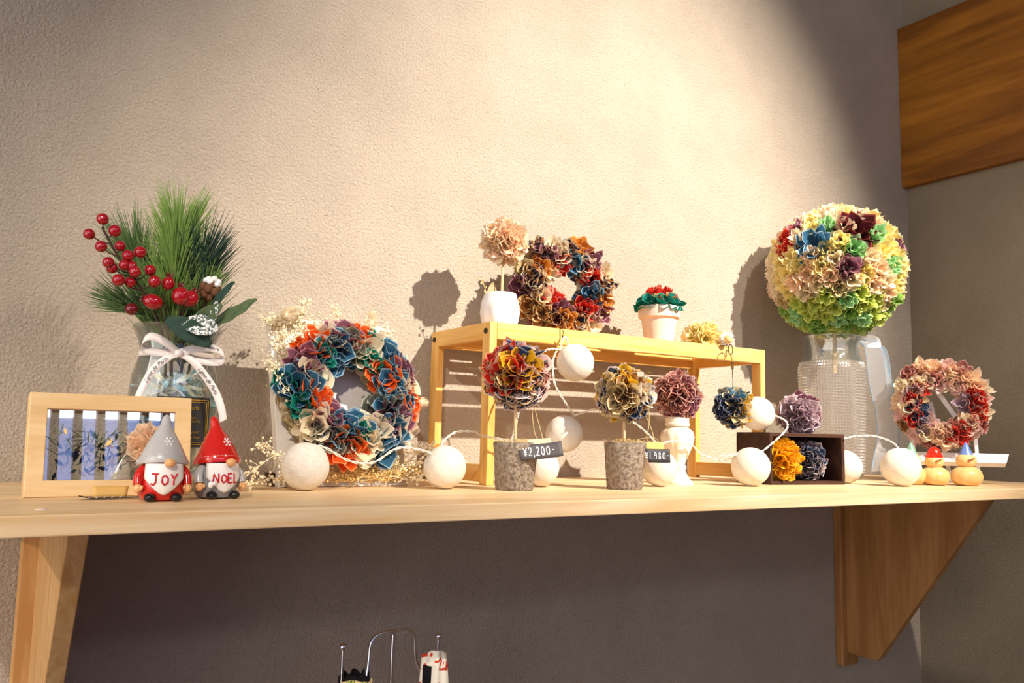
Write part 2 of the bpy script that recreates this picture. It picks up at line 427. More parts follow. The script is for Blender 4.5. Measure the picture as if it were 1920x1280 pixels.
def wreath(root, R, tube, front, seed, pal, nout=22, rr=.021, nin=12):
    """front: (colour, u, v) in the wreath's own plane (x right, z up, facing -y)"""
    rnd = random.Random(seed)
    core = MB(); core.grid(lambda a, b: V(((R + tube*.62*cos(b*2*pi)) * cos(a*2*pi), tube*.62*sin(b*2*pi), (R + tube*.62*cos(b*2*pi)) * sin(a*2*pi))), 40, 12, True, True)
    core.build('ring_base', 'f_' + pal[0], root)
    def put(k, u, v, s=1.0, lift=0):
        rho = hypot(u, v) or 1e-6; q = max(-.98, min(.98, (rho - R) / (tube * 1.35)))
        e = V((u / rho, 0, v / rho)); n = (e * q + V((0, -1, 0)) * sqrt(1 - q*q)).normalized()
        base = e * R + n * tube * .42
        mb = MB(); rosette(mb, base, n, rr * s * rnd.uniform(1.0, 1.12) * (.72 if k == 'teal' else 1), tube * 1.0, rnd, 3, 1.1, (2, 4, 6), .9)
        if rnd.random() < .5: threads(mb.mat(1), base + n * tube * .8, rr * .3, 2, rnd, .014)
        o = mb.build('cloth_flower', ['f_' + k, 'e_' + k], root, angle=180); return o
    for (k, u, v) in front: put(k, u, v)
    for i in range(nout):
        a = 2*pi*(i + rnd.uniform(-.2, .2)) / nout; k = rnd.choice(pal)
        e = V((cos(a), 0, sin(a))); n = (e + V((0, rnd.uniform(.0, .5), 0))).normalized()
        mb = MB(); rosette(mb, e * R + n * tube * .10, n, rr * .85, tube * .85, rnd)
        mb.build('cloth_flower', ['f_' + k, 'e_' + k], root, angle=180)
    for i in range(nin):
        a = 2*pi*(i + rnd.uniform(-.2, .2)) / nin; k = rnd.choice(pal)
        e = V((cos(a), 0, sin(a))); n = (-e + V((0, rnd.uniform(-.5, .2), 0))).normalized()
        mb = MB(); rosette(mb, e * R + n * tube * .25, n, rr * .8, tube * .6, rnd, 2)
        mb.build('cloth_flower', ['f_' + k, 'e_' + k], root, angle=180)

# ------------------------------------------------------------------ setting
XR = 1.971; ZF = -1.15; ZC = 2.25; YF = -4.4
b = MB(); b.box((-3.2, 0, ZF), (XR + .1, .1, ZC)); struct(b.build('wall_back', 'wall', smooth=False))
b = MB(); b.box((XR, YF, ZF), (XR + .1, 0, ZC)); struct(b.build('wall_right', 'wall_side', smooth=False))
b = MB(); b.box((-3.2, YF, ZF - .1), (XR, 0, ZF)); struct(b.build('floor', 'floor', smooth=False))
b = MB(); b.box((-3.2, YF, ZC), (XR, 0, ZC + .1)); struct(b.build('ceiling', 'ceil', smooth=False))
b = MB(); b.box((1.948, -3.2, .713), (XR, 0, 1.132)); struct(b.build('trim_1', 'beam', smooth=False, bevel=.002))
# wall behind the camera with a row of tall windows (seen only as reflections and as soft daylight)
W0, W1, WZ0, WZ1 = -.20, .02, -.2, 1.35
b = MB(); b.box((-3.2, YF - .1, ZF), (XR, YF, -.55)); b.box((-3.2, YF - .1, 1.75), (XR, YF, ZC))
WX = [.015 + i * .117 for i in range(-26, 16)]
xs = [-3.2] + [x for w in WX for x in (w, w + .075)] + [XR]
for i in range(0, len(xs), 2): b.box((xs[i], YF - .1, -.55), (xs[i+1], YF, 1.75))
struct(b.build('wall_front', 'walnut', smooth=False))
M['day_hi'] = emit('daylight_upper', 'eaf0ff', 7.0); M['day_lo'] = emit('daylight_lower', '8094d0', 1.6)
for i, x in enumerate(WX):
    b = MB(); b.box((x, YF - .07, 1.49), (x + .075, YF - .06, 1.75)); b.mat(1).box((x, YF - .07, -.55), (x + .075, YF - .06, 1.49))
    struct(b.build('window_%d' % (i + 1), ['day_hi', 'day_lo'], smooth=False))

# ------------------------------------------------------------------ shelf with brackets
DS, TS, XE = .4685, .0174, 1.81
sh = thing('wall_shelf', 'long pale pine wall shelf carried by two wooden brackets', 'shelf', (0, 0, 0))
b = MB(); b.box((-.05, -DS, -TS), (XE, -.0005, 0)); b.build('shelf_board', 'pine', sh, smooth=False, bevel=.0012)
def bracket(x0, x1, bx0, bx1, depth, mat1, mat2):
    b = MB(); b.box((x0, -.0194, -.411), (x1, -.0005, -TS)); bt = b.build('bracket', mat1, sh, smooth=False, bevel=.0025)
    lab(bt, 'wall batten of the %s bracket' % ('left' if x0 < 1 else 'right'))
    b = MB(); b.prism([(-.0194, -TS), (-depth, -TS), (-depth, -TS - .012), (-.096, -.380), (-.088, -.386), (-.0194, -.382)], 0, bx0, bx1)
    g = b.build('bracket_board', mat2, bt, smooth=False, bevel=.0012)
bracket(.073, .1245, .092, .111, .33, 'pine_v', 'pine_v')
bracket(1.6535, 1.707, 1.668, 1.687, .345, 'brkt', 'brkt')
b = MB(); b.ball((.062, -.42, 0), (.0055, .0055, .0014), 16, 8); lab(b.build('knot', 'terracotta', sh), 'small pale plug in the shelf top')

# ------------------------------------------------------------------ bamboo rack
RX0, RX1, RY0, RY1, RZ = .632, 1.213, -.196, -.012, .235
rk = thing('bamboo_rack', 'open golden bamboo display rack with slatted top', 'rack', ((RX0+RX1)/2, (RY0+RY1)/2, 0))
ctr = V(((RX0+RX1)/2, (RY0+RY1)/2, 0))
def rp(name, lo, hi, mat):
    b = MB(); b.box(V(lo) - ctr, V(hi) - ctr); return b.build(name, mat, rk, smooth=False, bevel=.0012)
pw, pd, rh = .0125, .021, .025
for x in (RX0, RX1 - pw):
    for y in (RY0, RY1 - pd): rp('post', (x, y, 0), (x + pw, y + pd, RZ), 'bamboo_v')
rp('front_rail', (RX0 + pw, RY0, RZ - rh), (RX1 - pw, RY0 + .012, RZ), 'bamboo')
rp('back_rail', (RX0 + pw, RY1 - .012, RZ - rh), (RX1 - pw, RY1, RZ), 'bamboo')
for x in (RX0, RX1 - pw):
    rp('side_rail', (x + .0005, RY0 + pd, RZ - rh), (x + pw - .0005, RY1 - pd, RZ), 'bamboo_y')
    rp('side_rail', (x + .0005, RY0 + pd, .004), (x + pw - .0005, RY1 - pd, .029), 'bamboo_y')
ys = RY0 + .0145
for w in (.0195, .0265, .0200, .0200, .0200):
    rp('slat', (RX0 + pw, ys, RZ - .005), (RX1 - pw, ys + w, RZ - .001), 'bamboo'); ys += w + (.0160 if abs(w - .0265) < 1e-6 else .0090)
for y in (RY0 + .011, RY1 - .011):
    b = MB(); T = Matrix.Translation(V((RX0 - .0006, y, RZ - .013)) - ctr) @ Matrix.Rotation(pi/2, 4, 'Y')
    b.lathe([(.0001, -.001), (.0042, -.001), (.0042, .0008), (.002, .001), (.002, .0002), (.0001, .0002)], 20)
    b.v = [tuple(T @ V(p)) for p in b.v]; b.build('screw', 'screw', rk)

# ------------------------------------------------------------------ canvas panel with dried flowers and cloth wreath
cv = thing('canvas_panel', 'leaning white canvas panel trimmed with cream dried flowers', 'panel', (.4285, -.180, .001))
tilt = math.atan2(.08, .224); T20 = Matrix.Rotation(-tilt, 4, 'X')   # lean back
HC = .238; hw = .0885
def addT(b, T): b.v = [tuple(T @ V(p)) for p in b.v]; return b
b = MB(); b.box((-hw, -.0, 0), (hw, .017, HC)); addT(b, T20).build('canvas', 'canvas', cv, smooth=False, bevel=.001)
b = MB(); b.tube([(0, .095, .17), (0, .165, .0005)], .004, 8); b.tube([(-.02, .093, .172), (.02, .093, .172)], .004, 8); b.build('prop_leg', 'walnut', cv)
b = MB(); b.box((-hw - .004, .018, 0), (-hw + .012, .05, .016)); b.build('foot_block', 'walnut', cv, smooth=False)
def florets(b, rnd, pts, n, spread, r=(.0011, .0021)):
    for _ in range(n):
        p = V(rnd.choice(pts)) + V((rnd.gauss(0, spread), 0, rnd.gauss(0, spread))); p.y += -abs(rnd.gauss(0, .007)) - .001
        q = p + V((rnd.gauss(0, .006), rnd.gauss(0, .002), rnd.gauss(0, .006)))
        b.ball(p, rnd.uniform(*r), 6, 4)
        if rnd.random() < .5: b.tube([p, q], .0003, 3, False)
rnd = random.Random(5)
edge = [(-hw + .018 + rnd.uniform(-.012, .02), 0, rnd.uniform(.12, HC)) for _ in range(30)] + [(rnd.uniform(-hw, hw), 0, HC - .012) for _ in range(26)] + \
       [(hw - .006, 0, rnd.uniform(.10, HC - .01)) for _ in range(10)] + [(hw - .015, 0, rnd.uniform(0.02, .09)) for _ in range(22)]
b = MB(); florets(b, rnd, edge, 1250, .0075)
o = addT(b, T20).build('dried_florets', 'dried', cv); o['kind'] = 'stuff'; lab(o, 'cream dried florets along the canvas edges')
b = MB(); 
for _ in range(420):
    x = rnd.uniform(-hw - .004, hw + .008); z = abs(rnd.gauss(0, .014)) + .002; p = V((x, -.004 - rnd.random() * .016, z))
    a = rnd.gauss(0, .5); l = rnd.uniform(.01, .03)
    b.tube([p, p + V((cos(a), 0, sin(a) + .2)) * l * .5, p + V((cos(a) * l, rnd.gauss(0, .004), abs(sin(a)) * l * .8))], .00045, 3, False)
    if rnd.random() < .7: b.ball(p + V((rnd.gauss(0, .003), -.003, rnd.gauss(0, .003))), rnd.uniform(.001, .0022), 6, 4)
o = addT(b, T20).build('dried_grass', 'dried_g', cv); o['kind'] = 'stuff'; lab(o, 'golden dried grass along the canvas foot')
def sprig(root, pts, rnd, mat='dried', n=34, spread=.0045, name='dried_sprig', r=(.0012, .0022)):
    s = spline(pts, 10); b = MB(); b.tube(s, .0005, 4)
    for i in range(n):
        p = s[min(len(s) - 1, int(len(s) * (rnd.random() ** .8)))]
        q = p + V((rnd.gauss(0, spread), rnd.gauss(0, spread * .6), rnd.gauss(0, spread)))
        b.tube([p, q], .0003, 3, False); b.ball(q, rnd.uniform(*r), 6, 4)
    return b.build(name, mat, root)
for P in ([(-.06, -.012, .02), (-.10, -.03, .04), (-.13, -.045, .026), (-.155, -.055, .008)], [(-.06, -.012, .02), (-.11, -.02, .048), (-.125, -.03, .05)],
          [(-.07, -.01, .01), (-.11, -.03, .012), (-.145, -.045, .004)], [(-.07, -.012, .10), (-.105, -.014, .14), (-.112, -.012, .16)], [(-.06, .0, .2), (-.09, .01, .19), (-.10, 0, .185)],
          [(.07, -.01, .02), (.10, -.015, .035), (.115, -.02, .06)], [(.07, -.02, .01), (.095, -.03, .015), (.112, -.035, .03)], [(.06, .05, .18), (.095, .045, .175), (.10, .05, .16)],
          [(.0, .07, .22), (.006, .075, .236), (.002, .08, .246)], [(-.05, .06, .22), (-.045, .07, .242), (-.035, .08, .25)]):
    sprig(cv, P, rnd, 'dried', 46)
def bunny(c, d, l, r):
    b = MB(); c = V(c); d = V(d).normalized(); t = d.orthogonal().normalized(); bb = d.cross(t)
    for _ in range(240):
        s = rnd.random(); a = rnd.random() * 6.28; rr = r * sin(pi * min(.98, s * .8 + .15)) ** .7
        e = t * cos(a) + bb * sin(a); p = c + d * l * s + e * rr * .35; b.tube([p, p + e * rr * .7 + d * l * .22], [.0005, .00012], 3, False)
    b.ball(c + d * l * .5, (r * .55, r * .55, r * .55), 10, 8); return b.build('bunny_tail_grass', 'bunny', cv)
bunny((-.082, .055, .214), (.5, -.3, .55), .026, .011)
bunny((.052, .07, .214), (.1, -.2, 1), .026, .010)
bunny((.080, -.012, .045), (1, -.2, .35), .026, .009)
bunny((.095, -.0, .115), (1, -.1, -.15), .018, .007)

W1 = [('orange', -0.0516, 0.0593), ('mauve', -0.0649, 0.0319), ('teal', -0.0372, 0.0415), ('blue', -0.0164, 0.0486), ('cream', -0.0336, 0.0742), ('mauve', -0.0071, 0.08), ('orange', 0.0202, 0.0871), ('cream', 0.0228, 0.0561), ('teal', 0.0421, 0.0786), ('blue', 0.0612, 0.0638), ('blue', 0.0711, 0.0389), ('teal', 0.0308, 0.0362), ('orange', 0.0447, 0.0189), ('mauve', 0.0892, 0.0331), ('cream', 0.0862, 0.0099), ('blue', 0.0543, 0.0037), ('blue', 0.0583, -0.0206), ('orange', 0.0848, -0.0196), ('mauve', 0.055, -0.0492), ('cream', 0.0751, -0.0508), ('blue', 0.0543, -0.0643), ('blue', 0.0441, -0.0856), ('cream', 0.0231, -0.0585), ('cream', 0.01, -0.0818), ('orange', -0.0176, -0.0862), ('blue', -0.019, -0.0553), ('teal', -0.0, -0.0653), ('mauve', -0.032, -0.0368), ('cream', -0.0579, -0.0562), ('orange', -0.0448, -0.0162), ('cream', -0.0466, 0.0136), ('blue', -0.0762, -0.0008), ('teal', -0.0936, 0.0066), ('teal', -0.0731, -0.0299), ('sage', -0.0412, -0.0742), ('blue', -0.0245, 0.028), ('sage', -0.0002, 0.0589), ('sage', 0.0338, -0.0194), ('blue', -0.0016, -0.0485)]
w1 = thing('fabric_wreath', 'cloth flower wreath in blue, orange, mauve and cream on the white canvas', 'wreath', (.4285, -.163, .1205), rot=(-tilt, 0, 0))
wreath(w1, .064, .027, W1, 11, ['mauve', 'blue', 'cream', 'olive', 'blue', 'cream', 'sage'], 24, .025)

# ------------------------------------------------------------------ wreath, pots and flowers on the rack
W2 = [('cream', -0.0187, 0.0586), ('mauve', -0.0322, 0.046), ('amber', -0.0419, 0.0223), ('olive', -0.0719, 0.0222), ('prnt', -0.0608, 0.0078), ('mauve', -0.0795, -0.0048), ('cream', -0.0369, -0.0266), ('brownprnt', -0.0649, -0.0414), ('brownprnt', -0.041, -0.055), ('mauve', -0.009, -0.0457), ('red', -0.0058, 0.0305), ('cream', -0.0232, 0.014), ('blue', 0.0152, 0.032), ('prnt', 0.0062, 0.0585), ('mauve', 0.0463, 0.0418), ('cream', 0.0344, 0.0294), ('red', 0.0455, 0.0108), ('cream', 0.0709, 0.0202), ('blue', 0.0429, -0.0143), ('prnt', 0.0702, -0.005), ('amber', 0.0715, -0.026), ('mauve', 0.0631, -0.0493), ('cream', 0.0493, -0.0633), ('red', 0.0327, -0.0415), ('prnt', 0.0226, -0.0647), ('brownprnt', -0.0132, -0.0684), ('amber', 0.0275, 0.0659), ('prnt', -0.0478, -0.0028), ('red', -0.0161, -0.0179), ('prnt', -0.0471, 0.0604), ('amber', -0.0, -0.0658), ('cream', -0.0093, 0.0477)]
w2 = thing('fabric_wreath', 'cloth flower wreath of mixed prints standing on the bamboo rack', 'wreath', (.826, -.098, .319), rot=(radians(-5), 0, radians(-20)))
wreath(w2, .053, .030, W2, 21, ['prnt', 'olive', 'cream', 'brownprnt', 'mauve', 'blue', 'prnt'], 22, .0195, 12)

fp = thing('flower_pot', 'small white faceted ceramic pot on the rack corner', 'pot', (.691, -.126, RZ))
def facet(a, z): w = (a + .9 * sin(z * 75)  * .35) * 10 / (2 * pi); f = abs(w - round(w)) * 2; return .955 + .075 * f
b = MB(); b.lathe([(.0235, 0), (.0285, .012), (.0305, .026), (.0295, .040), (.0245, .0545), (.0235, .056), (.0215, .0545), (.026, .038), (.026, .010), (.0001, .008)], 72, fn=facet)
b.build('pot_body', 'ceramic', fp)
b = MB(); b.lathe([(.0225, .046), (.0001, .048)], 24, cap=False); b.build('moss', 'moss', fp)
ff = thing('fabric_flower', 'cream pompon flower on a stick in the white faceted pot', 'fabric flower', (.693, -.126, .28))
b = MB(); b.tube([(.0, 0, -.035), (.001, 0, .03), (.002, 0, .07)], .0021, 8); b.build('stick', 'stick', ff)
pompon(ff, (.002, 0, .095), .036, ['peach', 'cream', 'peach'], 31, 18)
dl = thing('dried_leaf', 'pale dried leaf sprig behind the stick in the faceted pot', 'dried leaf', (.681, -.111, .285))
b = MB(); b.grid(lambda u, v: V(((v - .5) * .018 * sin(pi * min(1, u*.95 + .03)) + .006, .003 * cos(v * 6), u * .036 - .01)), 8, 6); b.build('blade', 'e_olive', dl)
sprig(dl, [(-.004, 0, -.012), (-.008, 0, .01), (-.014, 0, .026)], rnd, 'dried_g', 14, .003, 'sprig')

tp = thing('flower_pot', 'whitewashed terracotta pot on the bamboo rack', 'pot', (1.035, -.110, RZ))
b = MB(); b.lathe([(.0245, 0), (.0315, .048), (.0335, .0485), (.0365, .051), (.0375, .069), (.036, .071), (.0335, .0705), (.031, .055), (.0001, .052)], 56); b.build('pot_body', 'terracotta', tp)
tf = thing('fabric_flower', 'red and teal cloth flowers filling the terracotta pot', 'fabric flower', (1.035, -.110, RZ + .066))
r7 = random.Random(7)
b = MB()
for i in range(9):
    a = i * 2 * pi / 9; rosette(b, (.021*cos(a), .021*sin(a), .001), (cos(a)*.75, sin(a)*.75, .8), .0185, .022, r7, 2)
b.build('teal_petals', ['f_teal', 'e_teal'], tf, angle=180)
b = MB()
for i in range(7):
    a = i * 2 * pi / 7 + .3; rosette(b, (.017*cos(a), .017*sin(a), .006), (cos(a)*.6, sin(a)*.6, .9), .013, .02, r7, 2)
b.build('printed_petals', ['f_brownprnt', 'e_amber'], tf, angle=180)
b = MB()
for i in range(4):
    a = i * 2 * pi / 4 + .6; rosette(b, (.009*cos(a), .009*sin(a), .014), (cos(a)*.4, sin(a)*.4, 1), .013, .026, r7, 2)
b.build('red_petals', ['f_red', 'e_red'], tf, angle=180)
b = MB(); rosette(b, (.014, -.008, .012), (.9, -.4, .8), .014, .02, r7, 2); b.build('pink_petals', ['f_rose', 'e_rose'], tf, angle=180)

cf = thing('fabric_flower', 'large cream cloth flower lying on the rack top', 'fabric flower', (1.098, -.155, RZ))
r8 = random.Random(8); b = MB()
for d in fib(16):
    if d.z > -.25: rosette(b, V((0, 0, .012)) + d * .010, d, .021, .023, r8)
b.ball((0, 0, .012), .012, 12, 8); b.build('cloth_petals', ['f_butter', 'e_white'], cf, angle=180)
tg = thing('brass_clip', 'thin brass clip resting against the cream flower', 'clip', (1.122, -.187, RZ))
b = MB(); b.tube(spline([(-.018, -.004, .001), (-.006, -.006, .001), (.004, -.004, .008), (.014, 0, .017)]), .0009, 6); b.tube([(.006, -.004, .010), (.011, -.004, .004)], .0008, 5); b.build('pin', 'brass', tg)

# wooden-bead fur charm lying on the rack with the cloth pompon hanging from it
kc = thing('pompon_charm', 'hanging blue and mustard cloth pompon charm hooked over the rack rail', 'charm', (1.105, -.205, RZ))
b = MB(); b.ball((.0, -.004, .010), (.0078, .0078, .0072), 18, 12); lab(b.build('wooden_bead', 'turned', kc), 'small wooden bead')
b = MB()
for _ in range(420):
    d = V((r8.gauss(0, 1), r8.gauss(0, 1), r8.gauss(0, 1))).normalized(); c0 = V((.012, .010, .012)); b.tube([c0 + d * .005, c0 + d * r8.uniform(.011, .015)], [.0005, .00015], 3, False)
b.ball((.012, .010, .012), .008, 12, 8); lab(b.build('fur_ball', 'frost', kc), 'white fur ball')
b = MB()
ring = [V((0, -.009 + .0085 * sin(a) * .35, -.0085 + .0085 * cos(a))) + V((.0085 * sin(a), 0, 0)) for a in [2*pi*i/24 for i in range(25)]]
b.tube(ring, .0009, 6); b.tube([(-.012, -.010, -.022), (-.012, -.010, -.012), (-.008, -.010, -.010), (-.004, -.010, -.014)], .0013, 6)
b.tube([(0, -.010, -.017), (.001, -.012, -.026)], .0016, 8); b.ball((.001, -.012, -.030), (.002, .002, .0032), 10, 8); b.tube([(.001, -.012, -.033), (.001, -.012, -.042)], .0024, 8)
b.build('clasp', 'brass', kc)
b = MB(); b.tube([(.001, -.012, -.042), (.0, -.014, -.060), (-.001, -.015, -.078)], .0007, 6); b.build('cord', 'black', kc)
def charmpick(d):
    s = d.x * .84 - d.y * .54
    if s > .05 and d.z < .9: return 'mustard' if s > .3 else 'olive'
    if s < -.35: return 'sky' if d.z > .35 else 'navy'
    return None
pompon(kc, (-.008, -.024, -.107), .033, ['olive', 'sage', 'olive', 'blue'], 41, 17, charmpick)

# S-hook for the cable
hk = thing('wire_hook', 'small metal S-hook over the rack front rail holding the light cable', 'hook', (.758, RY0 - .001, RZ))
b = MB(); b.tube(spline([(0, .018, -.006), (0, .016, .002), (0, .006, .004), (0, -.003, 0), (.001, -.005, -.010), (-.001, -.007, -.016), (-.005, -.010, -.017), (-.006, -.012, -.012)]), .0011, 8); b.build('hook_wire', 'brass', hk)

# ------------------------------------------------------------------ stone topiaries and price tags
def stone_pot(x, y, rt, rb, h, label, seed):
    t = thing('stone_pot', label, 'pot', (x, y, 0)); rr = random.Random(seed)
    ph = [rr.random() * 6 for _ in range(6)]
    def wob(a, z): return 1 + .02 * sin(3*a + ph[0] + z*40) + .012 * sin(7*a + ph[1] - z*90) + .008 * sin(13*a + ph[2] + z*150)
    pr = [(rb*.6, 0), (rb*.97, .0005), (rb, .003)] + [(rb + (rt - rb) * i / 8, .003 + (h - .006) * i / 8) for i in range(1, 9)] + [(rt*.97, h), (rt*.86, h), (rt*.84, h - .010), (.0001, h - .010)]
    b = MB(); b.lathe(pr, 64, fn=wob); b.build('pot_body', 'stone', t)
    b = MB()
    for _ in range(170):
        a = rr.random() * 6.28; r0 = rt * .78 * sqrt(rr.random()); p = V((r0*cos(a), r0*sin(a), h - .009)); q = p + V((rr.gauss(0, .006), rr.gauss(0, .006), rr.uniform(.004, .014)))
        b.tube([p, (p+q)/2 + V((rr.gauss(0, .002), rr.gauss(0, .002), .002)), q], .0004, 3, False)
    o = b.build('dry_moss', 'moss', t); o['kind'] = 'stuff'; return t
def topiary(x, y, h, top, r, pal, seed, label, pick=None):
    t = thing('fabric_topiary', label, 'fabric topiary', (x, y, h - .008)); zc = top - h + .008
    b = MB(); b.tube([(0, 0, 0), (-.0005, 0, (zc)*.5), (0, 0, zc)], .0022, 8); b.build('stick', 'stick', t)
    pompon(t, (0, 0, zc), r, pal, seed, 22, pick); return t
stone_pot(.619, -.290, .0298, .0250, .063, 'rough grey stone pot under the larger red and mustard pompon tree', 3)
def vw(d): return (d.x * .84 - d.y * .54, d.x * -.077 + d.y * -.081 + d.z * .99, -(d.x * .533 + d.y * .84))
def pickA(d):
    x, z, f = vw(d)
    if f < -.2: return None
    if z < -.75: return 'ink'
    if z < -.35: return 'red' if x < -.05 else 'prnt'
    if z > .1: 
        if x < -.62: return 'pink'
        if x < -.18: return 'red'
        if x < .5: return 'mustard' if z < .85 else 'navy'
        return 'pink'
    return 'brownprnt' if x < .5 else 'floral'
topiary(.619, -.290, .063, .1505, .0435, ['mustard', 'pink', 'brownprnt', 'red'], 51, 'larger pompon tree with red, mustard and pink petals in stone pot', pickA)
stone_pot(.790, -.310, .0295, .0250, .066, 'rough grey stone pot under the smaller pompon tree, beside the baluster', 4)
def pickB(d):
    x, z, f = vw(d)
    if f < -.2: return None
    if x > .55 and z > -.2: return 'white'
    if z > .55: return 'mustard'
    if z < -.45: return 'navy' if x > .0 else 'prnt'
    if x < -.45: return 'ink' if z < 0.2 else 'olive'
    return 'brownprnt' if x > -.1 else 'olive'
topiary(.789, -.310, .066, .1325, .0385, ['mustard', 'ink', 'brownprnt', 'olive'], 61, 'smaller pompon tree with mustard, grey and white petals in stone pot', pickB)

CH = {'Y': [[(0, 1), (.4, .5), (.8, 1)], [(.4, .5), (.4, 0)], [(.08, .46), (.72, .46)], [(.08, .24), (.72, .24)]],
      '2': [[(.05, .8), (.25, 1), (.55, .95), (.62, .7), (.4, .4), (.05, .05), (.7, .05)]],
      ',': [[(.12, .1), (.05, -.15)]], '.': [[(.1, .06), (.12, .02)]],
      '0': [[(.35, 1), (.1, .8), (.05, .4), (.2, .05), (.5, .03), (.65, .4), (.6, .8), (.35, 1)]],
      '-': [[(.05, .5), (.5, .52)]], '1': [[(.2, 1), (.2, 0)]],
      '9': [[(.6, .75), (.4, .98), (.12, .85), (.12, .6), (.4, .5), (.6, .75), (.58, .3), (.45, 0)]],
      '8': [[(.35, .52), (.1, .75), (.3, 1), (.55, .85), (.5, .65), (.15, .35), (.1, .1), (.35, 0), (.6, .15), (.55, .38), (.35, .52)]],
      'J': [[(.1, 1), (.75, 1)], [(.5, 1), (.5, .25), (.3, 0), (.02, .12)]], 'O': [[(.4, .9), (.12, .7), (.08, .3), (.35, .02), (.68, .2), (.72, .6), (.4, .9)]],
      'y': [[(0, 1), (.3, .55)], [(.65, 1), (.3, .5), (.3, 0)]], 'N': [[(.05, 0), (.1, 1), (.6, .0), (.62, 1)]],
      'E': [[(.6, 1), (.1, .98), (.1, 0), (.62, .02)], [(.1, .5), (.5, .5)]], 'L': [[(.1, 1), (.1, 0), (.55, .02)]]}
ADV = {',': .28, '.': .3, '-': .6, '1': .42}
def handwrite(b, s, h, fn, r, adv=.82):
    """strokes of hand lettering mapped through fn(u, v)"""
    x = 0; w = sum(ADV.get(c, adv) for c in s) * h; 
    for c in s:
        for st in CH[c]:
            pts = []
            for i in range(len(st) - 1):
                for k in range(4):
                    t = k / 4; pts.append((st[i][0]*(1-t) + st[i+1][0]*t, st[i][1]*(1-t) + st[i+1][1]*t))
            pts.append(st[-1]); b.tube([fn(-w/2 + x + p[0]*h*(.85 if adv > .7 else .58), (p[1] - .5) * h) for p in pts], r, 6)
        x += ADV.get(c, adv) * h
def price_tag(text, loc, rot, W, H, curl, mat, label, kraft, strings):
    t = thing('price_tag', label, 'price tag', loc, rot=rot)
    def S(u, v): return V((u, -curl * (u / W * 2) ** 2 * .4, v + curl * .5 * (u / W) ** 2))
    b = MB(); b.grid(lambda u, v: S((u - .5) * W + (.004 * (1 - v) if u < .1 else 0), (v - .5) * H), 12, 4); b.build('card', mat, t, solid=.0006)
    b = MB(); handwrite(b, text, H * (.56 if W > .04 else .52), lambda u, v: S(u * 1.0, v) + V((0, -.0007, 0)), .00065 if W > .04 else .00042, .62); lab(b.build('price', 'ink_white', t), 'handwritten white price')
    b = MB(); b.box((-W*kraft[0], -.0005, -.002), (W*kraft[1], .0001, kraft[2]), Matrix.Translation((0, .0012, H*.46)) @ Matrix.Rotation(-.55, 4, 'X')); b.build('kraft_slip', kraft[3], t, smooth=False)
    b = MB()
    for s in strings: b.tube(spline(s), .00045, 5)
    b.build('twine', 'tan', t); return t
price_tag('Y2,200-', (.634, -.3255, .0515), (radians(-14), radians(-6), radians(-22)), .060, .0200, .006, 'greycard', 'grey tag handwritten ¥2,200 leaning on the larger topiary pot', (.22, .30, .010, 'kraft2'),
          [[(.006, .006, .010), (.001, .02, .03), (.004, .028, .075), (.006, .035, .09)], [(.008, .006, .010), (.010, .02, .03), (.008, .028, .06), (.008, .035, .085)]])
price_tag('Y1.980-', (.822, -.3430, .0475), (radians(-8), 0, radians(-22)), .036, .0190, .001, 'blackcard', 'black tag handwritten ¥1,980 on the smaller topiary pot', (.42, .30, .013, 'kraft'),
          [[(-.004, .006, .016), (-.010, .014, .026), (-.004, .02, .045), (-.002, .024, .07), (-.012, .026, .075)], [(-.004, .006, .016), (-.002, .010, .032), (-.008, .02, .06), (-.014, .026, .07)], [(-.004, .006, .016), (.006, .01, .020), (.001, .016, .028), (-.018, .02, .026)]])

# ------------------------------------------------------------------ white baluster stand
bl = thing('candle_stand', 'cream fluted baluster stand holding a pompon', 'stand', (.9735, -.222, 0))
def flute(a, z): return 1 + (.045 * abs(sin(5 * a)) - .02 if .034 < z < .088 else 0)
b = MB(); b.lathe([(.0255, 0), (.0255, .004), (.022, .006), (.0165, .013), (.0125, .022), (.0145, .025), (.0145, .028), (.012, .030), (.0125, .034), (.0175, .046), (.0245, .062), (.027, .075), (.0245, .084), (.0175, .090),
    (.0155, .0915), (.0195, .0925), (.020, .0965), (.0185, .098), (.019, .104), (.0175, .107), (.0001, .107)], 80, fn=flute)
b.build('stand_body', 'cream_paint', bl)
bp = thing('fabric_pompon', 'rust and mauve printed cloth pompon on the cream baluster', 'fabric pompon', (.9745, -.222, .107))
pompon(bp, (0, 0, .034), .0375, ['floral', 'floral', 'rose', 'floral', 'mauve'], 71, 20)

# ------------------------------------------------------------------ cotton ball string light
sl = thing('string_light', 'string of white cotton ball lights on a clear twisted cable', 'string light', (.345, -.235, 0)); o0 = V((.345, -.235, 0))
balls = [(.352, -.238, .0288, .0288), (.537, -.248, .0280, .0280), (.697, -.236, .0268, .0268), (.760, -.231, .181, .0280), (.738, -.236, .0755, .0268),
         (.889, -.272, .0275, .0272), (1.130, -.250, .1175, .0285), (1.057, -.300, .0305, .0305), (1.331, -.272, .0290, .0290), (1.352, -.366, .0325, .0325)]
proto = None
for i, (x, y, z, r) in enumerate(balls):
    if proto is None:
        b = MB(); b.ball((0, 0, 0), .028, 48, 28, disp=lambda p: .008 * sin(p.x * 190 + 1) * sin(p.z * 160) + .005 * sin(p.y * 300 + p.z * 210)); proto = b.build('cotton_ball', 'cottonball', sl); o = proto
    else: o = proto.copy(); C.objects.link(o); o.parent = sl
    o.location = V((x, y, z)) - o0; s = r / .028; o.scale = (s, s, s); o.rotation_euler = (i * 1.3, i * .7, i * 2.1)
